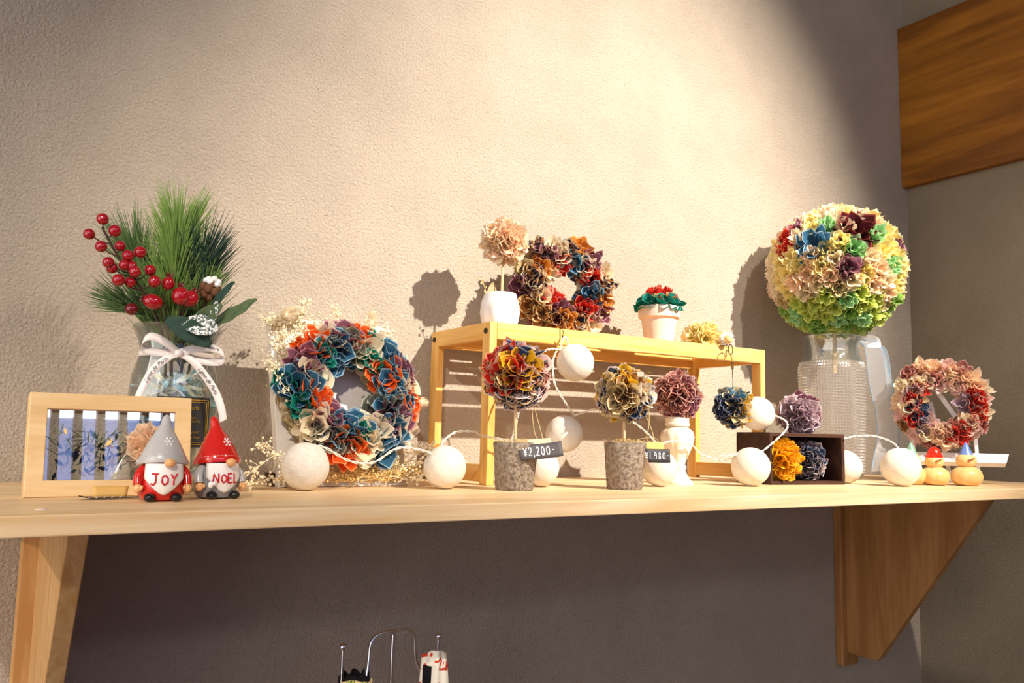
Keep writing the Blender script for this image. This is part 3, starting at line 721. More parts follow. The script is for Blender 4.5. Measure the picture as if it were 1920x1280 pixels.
cables = [
 [(.352, -.238, .054), (.372, -.246, .052), (.403, -.25, .036), (.435, -.25, .034), (.467, -.25, .052), (.501, -.25, .050), (.520, -.25, .044)],
 [(.530, -.248, .052), (.533, -.25, .062), (.551, -.25, .074), (.580, -.248, .075), (.605, -.225, .070), (.640, -.218, .066), (.672, -.222, .058), (.690, -.232, .052)],
 [(.640, -.245, .060), (.646, -.25, .09), (.655, -.25, .13), (.672, -.245, .170), (.695, -.235, .190), (.722, -.222, .199), (.745, -.216, .200)],
 [(.745, -.213, .196), (.749, -.213, .216), (.757, -.211, .220), (.760, -.212, .210), (.758, -.213, .203)],
 [(.738, -.215, .200), (.726, -.222, .180), (.724, -.230, .148), (.738, -.236, .122), (.752, -.240, .104)],
 [(.750, -.241, .102), (.785, -.252, .112), (.82, -.268, .103), (.855, -.268, .088), (.885, -.268, .067), (.892, -.268, .057)],
 [(.892, -.268, .057), (.912, -.262, .066), (.945, -.254, .068), (.975, -.254, .062), (1.0, -.25, .048), (1.03, -.262, .040), (1.045, -.285, .046)],
 [(1.055, -.298, .058), (1.075, -.29, .050), (1.095, -.285, .052), (1.125, -.288, .070), (1.155, -.29, .092), (1.158, -.285, .106), (1.146, -.268, .116), (1.138, -.255, .122)],
 [(1.000, -.29, .046), (1.02, -.29, .047), (1.045, -.295, .053)],
 [(1.285, -.306, .079), (1.315, -.31, .084), (1.345, -.325, .084), (1.362, -.345, .074), (1.360, -.36, .060), (1.356, -.364, .052)]]
for k, pts in enumerate(cables):
    s = spline([V(p) - o0 for p in pts], 14); b = MB(); n = len(s)
    for sg in (0, pi):
        tw = []
        for i, p in enumerate(s):
            d = (s[min(i+1, n-1)] - s[max(i-1, 0)]).normalized(); u = d.orthogonal().normalized(); w = d.cross(u); a = i * .62 + sg
            tw.append(p + (u * cos(a) + w * sin(a)) * .0010)
        b.tube(tw, .0008, 5)
    b.build('cable', 'cable', sl)

# ------------------------------------------------------------------ dark wooden box with pompons
bx = thing('wooden_box', 'dark walnut open box lying on its side', 'box', (1.127, -.279, 0), radians(-8))
W, D, H, t_ = .163, .085, .086, .006
b = MB()
for lo, hi in (((0, 0, 0), (W, D, t_)), ((0, 0, H - t_), (W, D, H)), ((0, 0, t_), (t_, D, H - t_)), ((W - t_, 0, t_), (W, D, H - t_)), ((t_, D - t_, t_), (W - t_, D, H - t_))): b.box(lo, hi)
b.build('box_body', 'walnut', bx, smooth=False, bevel=.0006)
p1 = thing('fabric_pompon', 'bright yellow cloth pompon in the dark box', 'fabric pompon', (1.163, -.266, .0062))
pompon(p1, (0, -.002, .034), .0345, ['yellow'], 81, 20)
p2 = thing('fabric_pompon', 'grey and navy cloth pompon in the dark box', 'fabric pompon', (1.240, -.262, .0062))
pompon(p2, (0, 0, .032), .032, ['ink', 'navy', 'ink', 'lilac'], 82, 18)
p3 = thing('fabric_pompon', 'dusky pink-grey cloth pompon on top of the dark box', 'fabric pompon', (1.242, -.245, H))
pompon(p3, (0, 0, .034), .0365, ['lilac', 'lilac', 'rose', 'lilac', 'mauve'], 83, 18)

# ------------------------------------------------------------------ big vase and bouquet
gv = thing('glass_vase', 'tall embossed clear glass vase behind the dark box', 'vase', (1.468, -.145, 0))
def embo(a, z): return 1
n = 140; rows = 76; b = MB()
def body(i, j):
    z = .012 + (.232 - .012) * j / rows; r = .056 + .009 * (j / rows) - (.006 * max(0, (j - rows + 6) / 6) ** 2) - .004 * max(0, (3 - j) / 3) ** 2
    k = .0026 if (i % 2 and j % 2) else 0; a = 2 * pi * i / n; return V(((r + k) * cos(a), (r + k) * sin(a), z))
b.add([body(i, j) for i in range(n) for j in range(rows + 1)], [(i*(rows+1)+j, ((i+1) % n)*(rows+1)+j, ((i+1) % n)*(rows+1)+j+1, i*(rows+1)+j+1) for i in range(n) for j in range(rows)])
b.build('embossed_body', 'embossed', gv, smooth=False)
b = MB(); b.lathe([(.0001, .006), (.050, .006), (.055, .012)], 64, cap=False); b.lathe([(.0001, 0), (.050, 0), (.054, .004), (.055, .012)], 64, cap=False); b.build('base', 'glass', gv)
b = MB(); b.lathe([(.0595, .232), (.0560, .240), (.0525, .248), (.0515, .262), (.0545, .276), (.0575, .281), (.0575, .284), (.054, .284), (.049, .262), (.0505, .247), (.057, .233)], 72, cap=False)
lab(b.build('neck_rim', 'glass', gv), 'smooth clear flared rim')
def organza(pts, w0, w, name='organza_ribbon'):
    s = spline(pts, 10); b = MB(); n = len(s); ws = [w0 + (w - w0) * min(1, i / n * 3) for i in range(n)]
    wd = V((.80, -.50, .12)); b.strip(s, wd, ws); b.mat(1)
    b.tube([p + wd.normalized() * q / 2 for p, q in zip(s, ws)], .0012, 5); b.tube([p - wd.normalized() * q / 2 for p, q in zip(s, ws)], .0010, 5)
    return b.build(name, ['organza', 'organza_edge'], gv)
organza([(.045, -.030, .278), (.068, -.045, .268), (.080, -.052, .20), (.092, -.058, .13), (.090, -.060, .08), (.062, -.070, .040), (.035, -.085, .020)], .02, .045)
organza([(.060, -.030, .270), (.098, -.050, .262), (.112, -.052, .19), (.122, -.056, .11), (.110, -.062, .06), (.080, -.075, .030), (.050, -.09, .012)], .006, .010)
b = MB(); s = spline([(.030, -.088, .012), (.028, -.096, .034), (.046, -.104, .044), (.064, -.110, .030), (.062, -.118, .006), (.035, -.125, .0015), (-.01, -.125, .001)], 8); b.strip(s, (.5, .8, .1), .030); b.build('ribbon_loop', 'organza', gv)
b = MB(); s = spline([(.05, -.02, .283), (.075, -.045, .284), (.082, -.055, .272), (.066, -.045, .268), (.05, -.03, .276)], 8); b.strip(s, (.1, .2, 1), .012); b.build('ribbon_knot', 'organza', gv)

bq = thing('fabric_bouquet', 'huge round bouquet of cream, yellow and green cloth flowers', 'bouquet', (1.490, -.143, .421))
rB = random.Random(90); RB = .117; N = 250
spec = [('red', (-.86, .28, .403), 1.45), ('blue', (-.914, -.292, .283), 1.55), ('maroon', (-.446, -.729, .518), 1.65), ('mauve', (-.668, -.735, -.113), .9), ('mint', (-.596, -.782, .2), .9), ('mauve', (-.795, .132, .593), .8), ('mint', (-.698, -.376, .609), .8), ('mauve', (.277, -.919, .279), .8), ('mint', (-.2, -.9, .45), .8), ('mint', (.05, -.99, -.05), .9)]
RC = ['cream', 'peach', 'butter', 'olive', 'lime', 'green', 'mint']
b = MB(); b.ball((0, 0, 0), RB * .9, 28, 18); b.build('foam_core', 'f_olive', bq)
items = []
camd = V((-.79, -.60, -.12))
for d in fib(N):
    best = max(V(s[1]).normalized().dot(d) for s in spec)
    if best > .981: continue
    z = d.z + .08 + rB.gauss(0, .07)
    if z > .62: k = rB.choice(['peach', 'cream', 'butter', 'butter'])
    elif z > -.02: k = rB.choice(['butter', 'butter', 'cream', 'butter', 'peach', 'butter'])
    elif z > -.36: k = rB.choice(['cream', 'butter', 'butter', 'olive', 'peach'])
    elif z > -.55: k = rB.choice(['lime', 'olive', 'lime', 'green'])
    else: k = rB.choice(['lime', 'green', 'mint', 'green', 'lime'])
    items.append((d.dot(camd), k, d, 1.0))
for k, d, s in spec: items.append((2, k, V(d).normalized(), s))
items.sort(key=lambda q: -q[0]); rest = {}
for i, (q, k, d, s) in enumerate(items):
    c = d * RB * .86 * rB.uniform(.955, 1.04); lift = 1.0 if s == 1 else 1.12
    if i < 98:
        mb = MB(); rosette(mb, c, d, (.0215 if s == 1 else .026) * s, .034 * lift, rB, 3, 1.0); o = mb.build('cloth_flower', ['f_' + k, 'e_' + k], bq, angle=180)
        if q == 2: lab(o, k + ' cloth flower')
    else:
        mb = rest.setdefault(1, MB()); q0 = len(mb.m); rosette(mb, c, d, .0215, .034, rB, 3, .7); sl_ = RC.index(k) * 2 if k in RC else 0; mb.m[q0:] = [w + sl_ for w in mb.m[q0:]]
o = rest[1].build('cloth_flowers', [p + k for k in RC for p in ('f_', 'e_')], bq, angle=180); o['kind'] = 'stuff'
b = MB(); b.tube([(-.006, 0, -.11), (-.010, 0, -.16), (-.012, 0, -.21)], .004, 8); b.build('stem', 'stick', bq)

# ------------------------------------------------------------------ right wreath on white easel with wooden snowmen
a3 = radians(-50)
ez = thing('display_easel', 'small white wooden easel bar under the pink wreath', 'easel', (1.610, -.290, 0), a3)
b = MB(); T = Matrix.Translation((0, -.018, .044)) @ Matrix.Rotation(radians(-28), 4, 'X')
b.v = []; b.prism([(-.107, -.0095), (.100, -.0095), (.107, .0105), (-.100, .0105)], 1, -.009, .008); addT(b, T).build('ledge_bar', 'whitepaint', ez, smooth=False, bevel=.0006)
b = MB()
for x in (-.055, .055): b.tube([(x, -.02, .001), (x, .004, .10), (x * .6, .012, .15)], .0045, 4)
b.tube([(-.02, .012, .155), (.02, .05, .001)], .0045, 4); b.build('easel_legs', 'whitepaint', ez, smooth=False)
b = MB(); b.box((-.004, -.003, -.06), (.004, .003, .06), Matrix.Translation((.012, .010, .145)) @ Matrix.Rotation(radians(-32), 4, 'Y')); b.build('brace', 'whitepaint', ez, smooth=False)
w3 = thing('fabric_wreath', 'pink, cream and dark red cloth wreath on the white easel', 'wreath', (1.606, -.286, .1475), rot=(radians(-8), 0, a3))
r3 = random.Random(33); front3 = []
for i in range(46):
    a = i * 2.39996; rr_ = .034 + .054 * ((i * .37) % 1); 
    k = r3.choice(['pink', 'peach', 'cream', 'pink', 'peach', 'red', 'floral', 'pink', 'rose', 'lilac', 'cream', 'pink'])
    if cos(a) < -.7 and r3.random() < .6: k = r3.choice(['navy', 'red', 'olive'])
    front3.append((k, rr_ * cos(a), rr_ * sin(a)))
wreath(w3, .058, .028, front3, 34, ['pink', 'peach', 'floral', 'lilac', 'brown', 'pink', 'rose'], 24, .0165, 14)

def snowman(x, y, s, hat, hatmat, label, rz):
    t = thing('wooden_snowman', label, 'figurine', (x, y, 0), rz, 'turned wood snowmen by the easel')
    b = MB(); b.lathe([(.012, 0), (.019, .002), (.0245, .009), (.026, .0165), (.0235, .025), (.0165, .031), (.0125, .0325), (.0001, .0325)], 48); addT(b, Matrix.Scale(s, 4)).build('body', 'turned', t)
    b = MB(); b.lathe([(.011, .0325), (.0155, .037), (.0168, .043), (.0155, .049), (.0105, .054), (.0001, .055)], 40); addT(b, Matrix.Scale(s, 4)).build('head', 'turned', t)
    b = MB()
    if hat == 'cone': b.lathe([(.0108, .0525), (.0112, .0535), (.0045, .069), (.0012, .0745), (.0001, .075)], 32)
    else: b.lathe([(.0140, .0500), (.0150, .0515), (.0148, .0545), (.0125, .0560), (.0118, .0590), (.0095, .0655), (.005, .069), (.0001, .070)], 32)
    addT(b, Matrix.Scale(s, 4)).build('hat', hatmat, t)
    b = MB(); b.tube([V((0, -.0155, .043)) * s, V((.004, -.021, .045)) * s, V((.007, -.027, .0475)) * s], [.0024 * s, .002 * s, .0012 * s], 8); b.build('nose', 'nose', t)
G = radians(-48)
snowman(1.446, -.325, 1.0, 'cone', 'hat_green', 'wooden snowman with green pointed hat behind cotton ball', G)
snowman(1.474, -.352, .97, 'cap', 'hat_red', 'wooden snowman with red rounded cap', G)
snowman(1.527, -.380, 1.03, 'cone', 'hat_blue', 'wooden snowman with blue pointed hat', G)

# ------------------------------------------------------------------ shadow-box frame
fr = thing('shadow_box_frame', 'pale wood shadow box frame with dried flowers behind glass', 'frame', (.1335, -.277, 0), radians(1), rot=(radians(-9), 0, radians(1)))
FW, FH, bd = .156, .105, .0165
def ring_frame(b, w, h, bd, y0, y1):
    o = [(-w/2, 0), (w/2, 0), (w/2, h), (-w/2, h)]; i = [(-w/2 + bd, bd), (w/2 - bd, bd), (w/2 - bd, h - bd), (-w/2 + bd, h - bd)]
    for k in range(4):
        k2 = (k + 1) % 4; q = [o[k], o[k2], i[k2], i[k]]
        b.add([(p[0], y0, p[1]) for p in q] + [(p[0], y1, p[1]) for p in q], [(0,1,2,3), (7,6,5,4), (0,4,5,1), (1,5,6,2), (2,6,7,3), (3,7,4,0)])
b = MB(); ring_frame(b, FW, FH, bd, -.003, .022); b.build('frame_moulding', 'maple', fr, smooth=False, bevel=.0008)
b = MB(); b.box((-FW/2 + bd, .0190, bd), (FW/2 - bd, .0196, FH - bd)); b.build('back_pane', 'glass', fr, smooth=False)
b = MB(); b.box((-FW/2 + bd, .0005, bd), (FW/2 - bd, .0012, FH - bd)); b.build('glass_pane', 'pane', fr, smooth=False)
b = MB(); b.box((-.052, .018, FH), (-.024, .022, FH + .002)); b.build('hinge', 'stem', fr, smooth=False)
fpz = thing('fabric_flower', 'peach cloth flower behind the glass of the wooden frame', 'fabric flower', (.168, -.2655, .05))
pompon(fpz, (0, 0, 0), .021, ['peach'], 95, 12); fpz.scale = (1.1, .48, 1.1)
db = thing('dried_bouquet', 'dried leaves and grasses behind the glass of the wooden frame', 'dried flowers', (.11, -.266, .045))
b = MB(); rd = random.Random(96)
for _ in range(60):
    p = V((rd.uniform(-.028, .035), rd.uniform(-.004, .003), rd.uniform(-.022, .02))); a = rd.uniform(0, 3.1); l = rd.uniform(.008, .022)
    b.tube([p, p + V((cos(a) * l, 0, sin(a) * l))], .0005, 4)
b.build('stems', 'leaf', db)
for (mt, n_) in (('leaf_d', 16), ('dried_g', 9), ('f_navy', 8), ('e_lilac', 7)):
    b = MB()
    for _ in range(n_):
        p = V((rd.uniform(-.028, .032), rd.uniform(-.004, .004), rd.uniform(-.024, .024))); a = rd.uniform(0, 6.3); l = rd.uniform(.006, .012); w = l * .4
        e = V((cos(a), 0, sin(a))); f = V((-sin(a), .3, cos(a)))
        b.grid(lambda u, v: p + e * l * u + f * w * (v - .5) * sin(pi * min(.98, u + .02)), 5, 2)
    b.build('dried_leaves', mt, db)

pt = thing('price_tag', 'fallen kraft and black price tag flat before the wooden frame', 'price tag', (.1285, -.318, .0006), radians(-3))
b = MB(); b.grid(lambda u, v: V(((u - .5) * .056, (v - .5) * .012, .0004 + .012 * max(0, .22 - u) ** 1.2 * 1.4 + .001 * u)), 14, 3); b.build('black_card', 'blackcard', pt, solid=.0005)
b = MB()
for i in range(5): b.tube([(-.020 + i * .007, -.004, .0016), (-.017 + i * .007, .003, .0015)], .0006, 5)
b.build('price', 'ink_white', pt)
b = MB(); b.grid(lambda u, v: V(((u - .5) * .030 * (1 + .10 * v), .004 + .003 * v - .004 * max(0, u - .8), .0015 + v * .0105)), 8, 3); b.build('kraft_slip', 'kraft', pt, solid=.0004)

# ------------------------------------------------------------------ glass vase on the left, with evergreens
lv = thing('glass_vase', 'ribbed clear glass vase tied with a white bow, behind the wooden frame', 'vase', (.205, -.198, 0))
def ribs(a, z): return 1 + .012 * abs(cos(6 * a))
b = MB(); b.lathe([(.0001, .002), (.036, .002), (.040, .008), (.0455, .05), (.0495, .10), (.0470, .130), (.0405, .152), (.0395, .160), (.0425, .172), (.0475, .182), (.0490, .186), (.0475, .189), (.0455, .187), (.038, .160), (.0445, .128), (.047, .10), (.043, .05), (.037, .010), (.0001, .008)], 96, fn=ribs)
b.build('vase_body', 'glass', lv)
b = MB(); rd = random.Random(12)
for _ in range(760):
    a = rd.random() * 6.28; r0 = .0385 * sqrt(rd.random()); c0 = V((r0 * cos(a), r0 * sin(a), rd.uniform(.012, .13)))
    d1 = V((rd.gauss(0, 1), rd.gauss(0, 1), rd.gauss(0, 1))).normalized() * rd.uniform(.008, .018); d2 = d1.orthogonal().normalized() * rd.uniform(.0008, .003)
    k = V((rd.gauss(0, .004), rd.gauss(0, .004), rd.gauss(0, .004)))
    b.strip([c0 - d1, c0 + k, c0 + d1], d2, rd.uniform(.002, .008))
for _ in range(16):
    a = rd.random() * 6.28; c0 = V((.022 * cos(a), .022 * sin(a), rd.uniform(.03, .12)))
    b.grid(lambda u, v: c0 + V(((u - .5) * .03, (v - .5) * .012 + .004 * sin(u * 9), (v - .5) * .03 + .003 * sin(u * 14))), 5, 4)
o = b.build('iridescent_film', 'film', lv, smooth=False); o['kind'] = 'stuff'; lab(o, 'shredded iridescent film inside the vase')
# black label with gold print on the vase front
def onv(x, z, off=.0006): 
    r = .0492 * 1.013 + off; a = x / r; return V((r * sin(a), -r * cos(a), z))
LR = Matrix.Rotation(radians(4), 4, 'Z')
b = MB(); b.grid(lambda u, v: LR @ onv(-.031 + .062 * u, .050 + .056 * v), 20, 6); b.build('label', 'blackcard', lv)
b = MB()
for (dx, rr) in ((.0032, .0005), (.0055, .00035)):
    x0, x1, z0, z1 = -.031 + dx, .031 - dx, .050 + dx, .106 - dx; P = []
    for (xa, za, xb, zb) in ((x0, z0, x1, z0), (x1, z0, x1, z1), (x1, z1, x0, z1), (x0, z1, x0, z0)):
        P += [LR @ onv(xa + (xb - xa) * i / 10, za + (zb - za) * i / 10, .0009) for i in range(10)]
    b.tube(P + [P[0]], rr, 4)
b.build('gold_border', 'gold', lv)
for (s, z, sz, x) in (('de Paris', .094, .0070, .004), ('parfum', .083, .0045, .006), ('Eau de soin for', .079, .0040, .006), ('for your', .067, .0048, .008), ('room de Paris', .061, .0042, .006)):
    text_part(s, sz, (lambda p, z=z, x=x: LR @ onv(p.x + x, z + p.y, .0010 + p.z)), 'gold', lv, 'label_lettering')
# bow
b = MB(); k0 = V((-.008, -.0505, .1540))
def loop(pts): return [k0 + V(p) for p in spline(pts, 8)]
L1 = loop([(0, 0, 0), (-.014, -.004, .010), (-.030, -.006, .016), (-.038, -.004, .011), (-.036, .002, .002), (-.020, .002, .000), (0, 0, -.001)])
L2 = loop([(0, 0, 0), (.016, -.004, .006), (.034, -.008, .008), (.047, -.008, .002), (.046, -.001, -.006), (.026, .0, -.007), (0, 0, 0)])
T1 = loop([(0, 0, 0), (-.012, -.006, -.006), (-.026, -.005, -.020), (-.034, -.006, -.036), (-.040, -.008, -.052)])
T2 = loop([(0, 0, 0), (.014, -.006, -.008), (.028, -.008, -.024), (.040, -.010, -.042), (.047, -.012, -.060), (.050, -.012, -.074)])
b.strip(L1, (.25, .35, 1), .0095); b.strip(L2, (-.15, .35, 1), .0095)
b.strip(T1, (.75, -.3, -.55), .0085); b.strip(T2, (.85, -.3, .5), .0085); b.ball(k0 + V((0, -.002, 0)), (.0045, .0032, .0042), 12, 8)
ring = [(.0400 * 1.02 * cos(a), .0400 * 1.02 * sin(a), .155) for a in [2*pi*i/40 for i in range(41)]]
b.strip(ring, (0, 0, 1), .006); o = b.build('ribbon_bow', 'ribbon', lv, solid=.0003, angle=180)
def along(path, wdir):
    seg = [0]
    for i in range(1, len(path)): seg.append(seg[-1] + (path[i] - path[i-1]).length)
    def f(p, s0):
        s = min(max(s0 + p.x, 0), seg[-1] - 1e-6); i = 0
        while seg[i+1] < s: i += 1
        t = (s - seg[i]) / (seg[i+1] - seg[i]); q = path[i].lerp(path[i+1], t); d = (path[i+1] - path[i]).normalized()
        w = V(wdir).normalized(); nrm = d.cross(w).normalized(); nrm = nrm if nrm.y < 0 else -nrm
        return q + w * p.y + nrm * .0006
    return f
f1 = along(T1[::-1], (-.75, .3, .55)); f2 = along(T2, (.85, -.3, .5)); f3 = along(L2, (-.15, .35, 1))
text_part('Ligne de Paris', .0062, lambda p: f1(p, .036), 'blackcard', lv, 'ribbon_lettering', shear=.4)
text_part('Ligne de Paris', .0062, lambda p: f2(p, .045), 'blackcard', lv, 'ribbon_lettering', shear=.4)
text_part('Fleurs', .0060, lambda p: f3(p, .036), 'blackcard', lv, 'ribbon_lettering', shear=.4)

# evergreens (world coordinates minus the vase's base)
VB = V((.205, -.198, 0))
def pine(label, base, mid, tip, nn, ln, mat, seed, spread=1.0, start=.35):
    base, mid, tip = V(base), V(mid), V(tip)
    t = thing('pine_branch', label, 'pine branch', base); s = [p - base for p in spline([base, mid, tip], 12)]; rr = random.Random(seed)
    b = MB(); b.tube(s, [.0019 - .001 * i / len(s) for i in range(len(s))], 6); b.build('stem', 'stem', t)
    b = MB(); n = len(s)
    for _ in range(nn):
        u = start + (1 - start) * rr.random() ** .8; i = min(n - 2, int(u * (n - 1))); p = s[i].lerp(s[i+1], rr.random()); d = (s[i+1] - s[i]).normalized()
        a = rr.random() * 6.28; e = d.orthogonal().normalized(); f = d.cross(e); side = e * cos(a) + f * sin(a)
        k = spread * rr.uniform(.45, 1.05) * (1.25 - .7 * u); dr = (d + side * k).normalized(); L = ln * rr.uniform(.7, 1.1)
        q = p + dr * L * .5 + d * L * .03; w = p + dr * L + d * L * .10
        b.tube([p, q, w], [.0008, .0007, .0002], 3, False)
    b.build('needles', mat, t); return t
pine('tall upright bright green pine branch in centre of ribbed vase', (.205, -.195, .05), (.197, -.20, .19), (.198, -.20, .290), 860, .070, 'needle', 1, 1.15)
pine('dark green pine branch spreading to the upper right of ribbed vase', (.208, -.19, .05), (.215, -.195, .18), (.224, -.205, .262), 560, .068, 'needle_b', 2, 1.2)
pine('mid green pine branch rising left behind the berries', (.200, -.19, .05), (.185, -.18, .19), (.158, -.17, .270), 560, .062, 'needle_d', 3, 1.0)
pine('low pine branch reaching left over the vase rim', (.198, -.20, .06), (.185, -.21, .180), (.150, -.22, .205), 300, .048, 'needle_d', 4, .8)
pine('short pine branch on the right between tall branch and husk', (.210, -.20, .06), (.222, -.21, .18), (.228, -.215, .222), 300, .045, 'needle', 5, 1.0)
pine('short bright pine tuft low behind the rosehips', (.203, -.20, .06), (.195, -.215, .18), (.190, -.215, .225), 260, .040, 'needle', 6, .9)

bs = thing('berry_sprig', 'branching sprig of glossy dark red berries in the ribbed vase', 'berries', (.195, -.215, .12)); ob = V((.195, -.215, .12))
bp_ = [(0.1096, 0.2916), (0.1229, 0.2816), (0.0983, 0.2745), (0.11, 0.2616), (0.1295, 0.2661), (0.1495, 0.2614), (0.1374, 0.2559), (0.1184, 0.2458), (0.1229, 0.2411), (0.1344, 0.2449), (0.1419, 0.2444), (0.145, 0.2386), (0.1616, 0.2436), (0.1291, 0.2275), (0.1419, 0.2276), (0.1657, 0.2305)]
main = spline([(.190, -.222, .16), (.168, -.238, .205), (.150, -.246, .228), (.130, -.249, .252), (.116, -.25, .274), (.1105, -.25, .284)], 8)
b = MB(); b.tube([p - ob for p in main], .0012, 6); rq = random.Random(77); ends = []
for i, (x, z) in enumerate(bp_):
    p = V((x, -.252 - rq.uniform(-.004, .006), z)); ends.append(p)
    q = min(main, key=lambda m: (m - p).length + (.02 if m.z > p.z - .006 else 0)); b.tube([q - ob, (q + p) / 2 - ob + V((.001, .002, -.002)), p - ob], .0007, 5)
b.build('stem', 'stem', bs)
proto = None
for p in ends:
    if proto is None: bb = MB(); bb.ball((0, 0, 0), .0066, 24, 16); proto = bb.build('berry', 'berry', bs); o = proto
    else: o = proto.copy(); C.objects.link(o); o.parent = bs
    o.location = p - ob; sc = rq.uniform(.88, 1.04); o.scale = (sc, sc, sc)
b = MB(); b.ball(V((.146, -.245, .199)) - ob, .0068, 24, 16); b.build('berry', 'berry_dark', bs)
for i, (x, z, r, ax, nm) in enumerate([(.181, .2309, .0072, (.15, 0, 1), 'smallest rosehip, crowned, right of the berry sprig'), (.1663, .2086, .0085, (-1, 0, .25), 'rosehip lying sideways above the vase rim'), (.1942, .2175, .0098, (-.1, -.2, 1), 'large rosehip, left one of the touching pair'), (.2050, .2160, .0094, (.45, 0, .9), 'large rosehip, right one of the touching pair')]):
    base = V((x, -.250 - (.004 if i == 2 else 0), z)); t = thing('rosehip', nm, 'rosehip', base); d = V(ax).normalized(); T = d.to_track_quat('Z', 'Y').to_matrix()
    b = MB(); b.ball((0, 0, 0), (r, r, r * (1.25 if i == 1 else 1.06)), 24, 16, T); b.build('fruit', 'berry', t)
    b = MB()
    for k in range(5):
        a = k * 1.256; e = T @ V((cos(a), sin(a), 0)); b.tube([d * r * .98 + e * .0012, d * (r + .003) + e * .0028, d * (r + .005) + e * .004], [.0012, .0008, .0002], 5)
    b.build('crown', 'berry_dark', t)
    b = MB(); b.tube(spline([-d * r * .9, -d * r * 1.3 + V((0, .008, -.008)), V((.195, -.215, .165)) - base]), .0008, 5); b.build('stem', 'stem', t)

cb = thing('cotton_boll', 'snow-dusted brown husk on the right of ribbed vase', 'cotton boll', (.2275, -.243, .232))
b = MB()
for k, d in enumerate(fib(16)):
    b.ball(d * .0085 + V((0, 0, -.003)), (.0045, .0045, .0055), 10, 8)
b.build('husk', 'cone', cb)
b = MB()
for d in fib(22):
    if d.z > -.05: b.ball(d * .0085 + V((.002, 0, .003)), (.0038, .0038, .0034), 10, 7)
b.build('snow_tuft', 'frost', cb)
b = MB(); b.tube(spline([(0, 0, -.006), (-.004, .014, -.03), (-.012, .03, -.07)]), .0012, 6); b.build('stem', 'stem', cb)

def leaf(name, label, base, tip, width, mat, nrm=(0, -1, .2), curl=.006, mid=None):
    base, tip = V(base), V(tip); t = thing(name, label, 'leaf', base); d = tip - base; L = d.length; d.normalize(); n = V(nrm).normalized(); w = d.cross(n).normalized()
    def S(u, v):
        x = (v - .5) * 2; ww = width * .5 * (sin(pi * min(1, max(0, u * .9 + .05))) ** .75); return d * L * u + w * ww * x + n * (curl * sin(pi * u) + .22 * abs(x) * ww + .001 * sin(u * 20 + x * 3))
    b = MB(); b.grid(S, 18, 8); b.build('blade', mat, t, solid=.0004)
    b = MB(); b.tube([d * L * u + n * (curl * sin(pi * u) - .0003) for u in [i / 10 for i in range(11)]], [.0007 - .0005 * i / 10 for i in range(11)], 5); b.build('midrib', 'leaf_d', t)
    return t
leaf('leaf', 'long pointed green leaf reaching furthest right from the vase', (.226, -.243, .186), (.276, -.262, .222), .016, 'leaf', (-.3, -.8, .6), -.003)
leaf('leaf', 'grey-green leaf rising beneath the husk', (.226, -.240, .198), (.251, -.258, .240), .009, 'leaf_d', (-.4, -.9, .2))
leaf('leaf', 'dull olive leaf slanting over the right vase rim', (.208, -.246, .186), (.238, -.258, .212), .018, 'leaf', (-.3, -.9, -.3))
leaf('leaf', 'narrow upright snow-dusted leaf below the husk', (.229, -.250, .183), (.233, -.256, .216), .008, 'leaf_frost', (-.2, -1, .1))
leaf('leaf', 'broad dark leaf hanging over the front vase rim', (.180, -.256, .190), (.228, -.262, .164), .026, 'leaf_d', (-.1, -1, .15))
leaf('leaf', 'broad white-frosted leaf on the front vase rim', (.196, -.262, .186), (.234, -.266, .183), .024, 'leaf_frost', (-.1, -1, .2), .002)

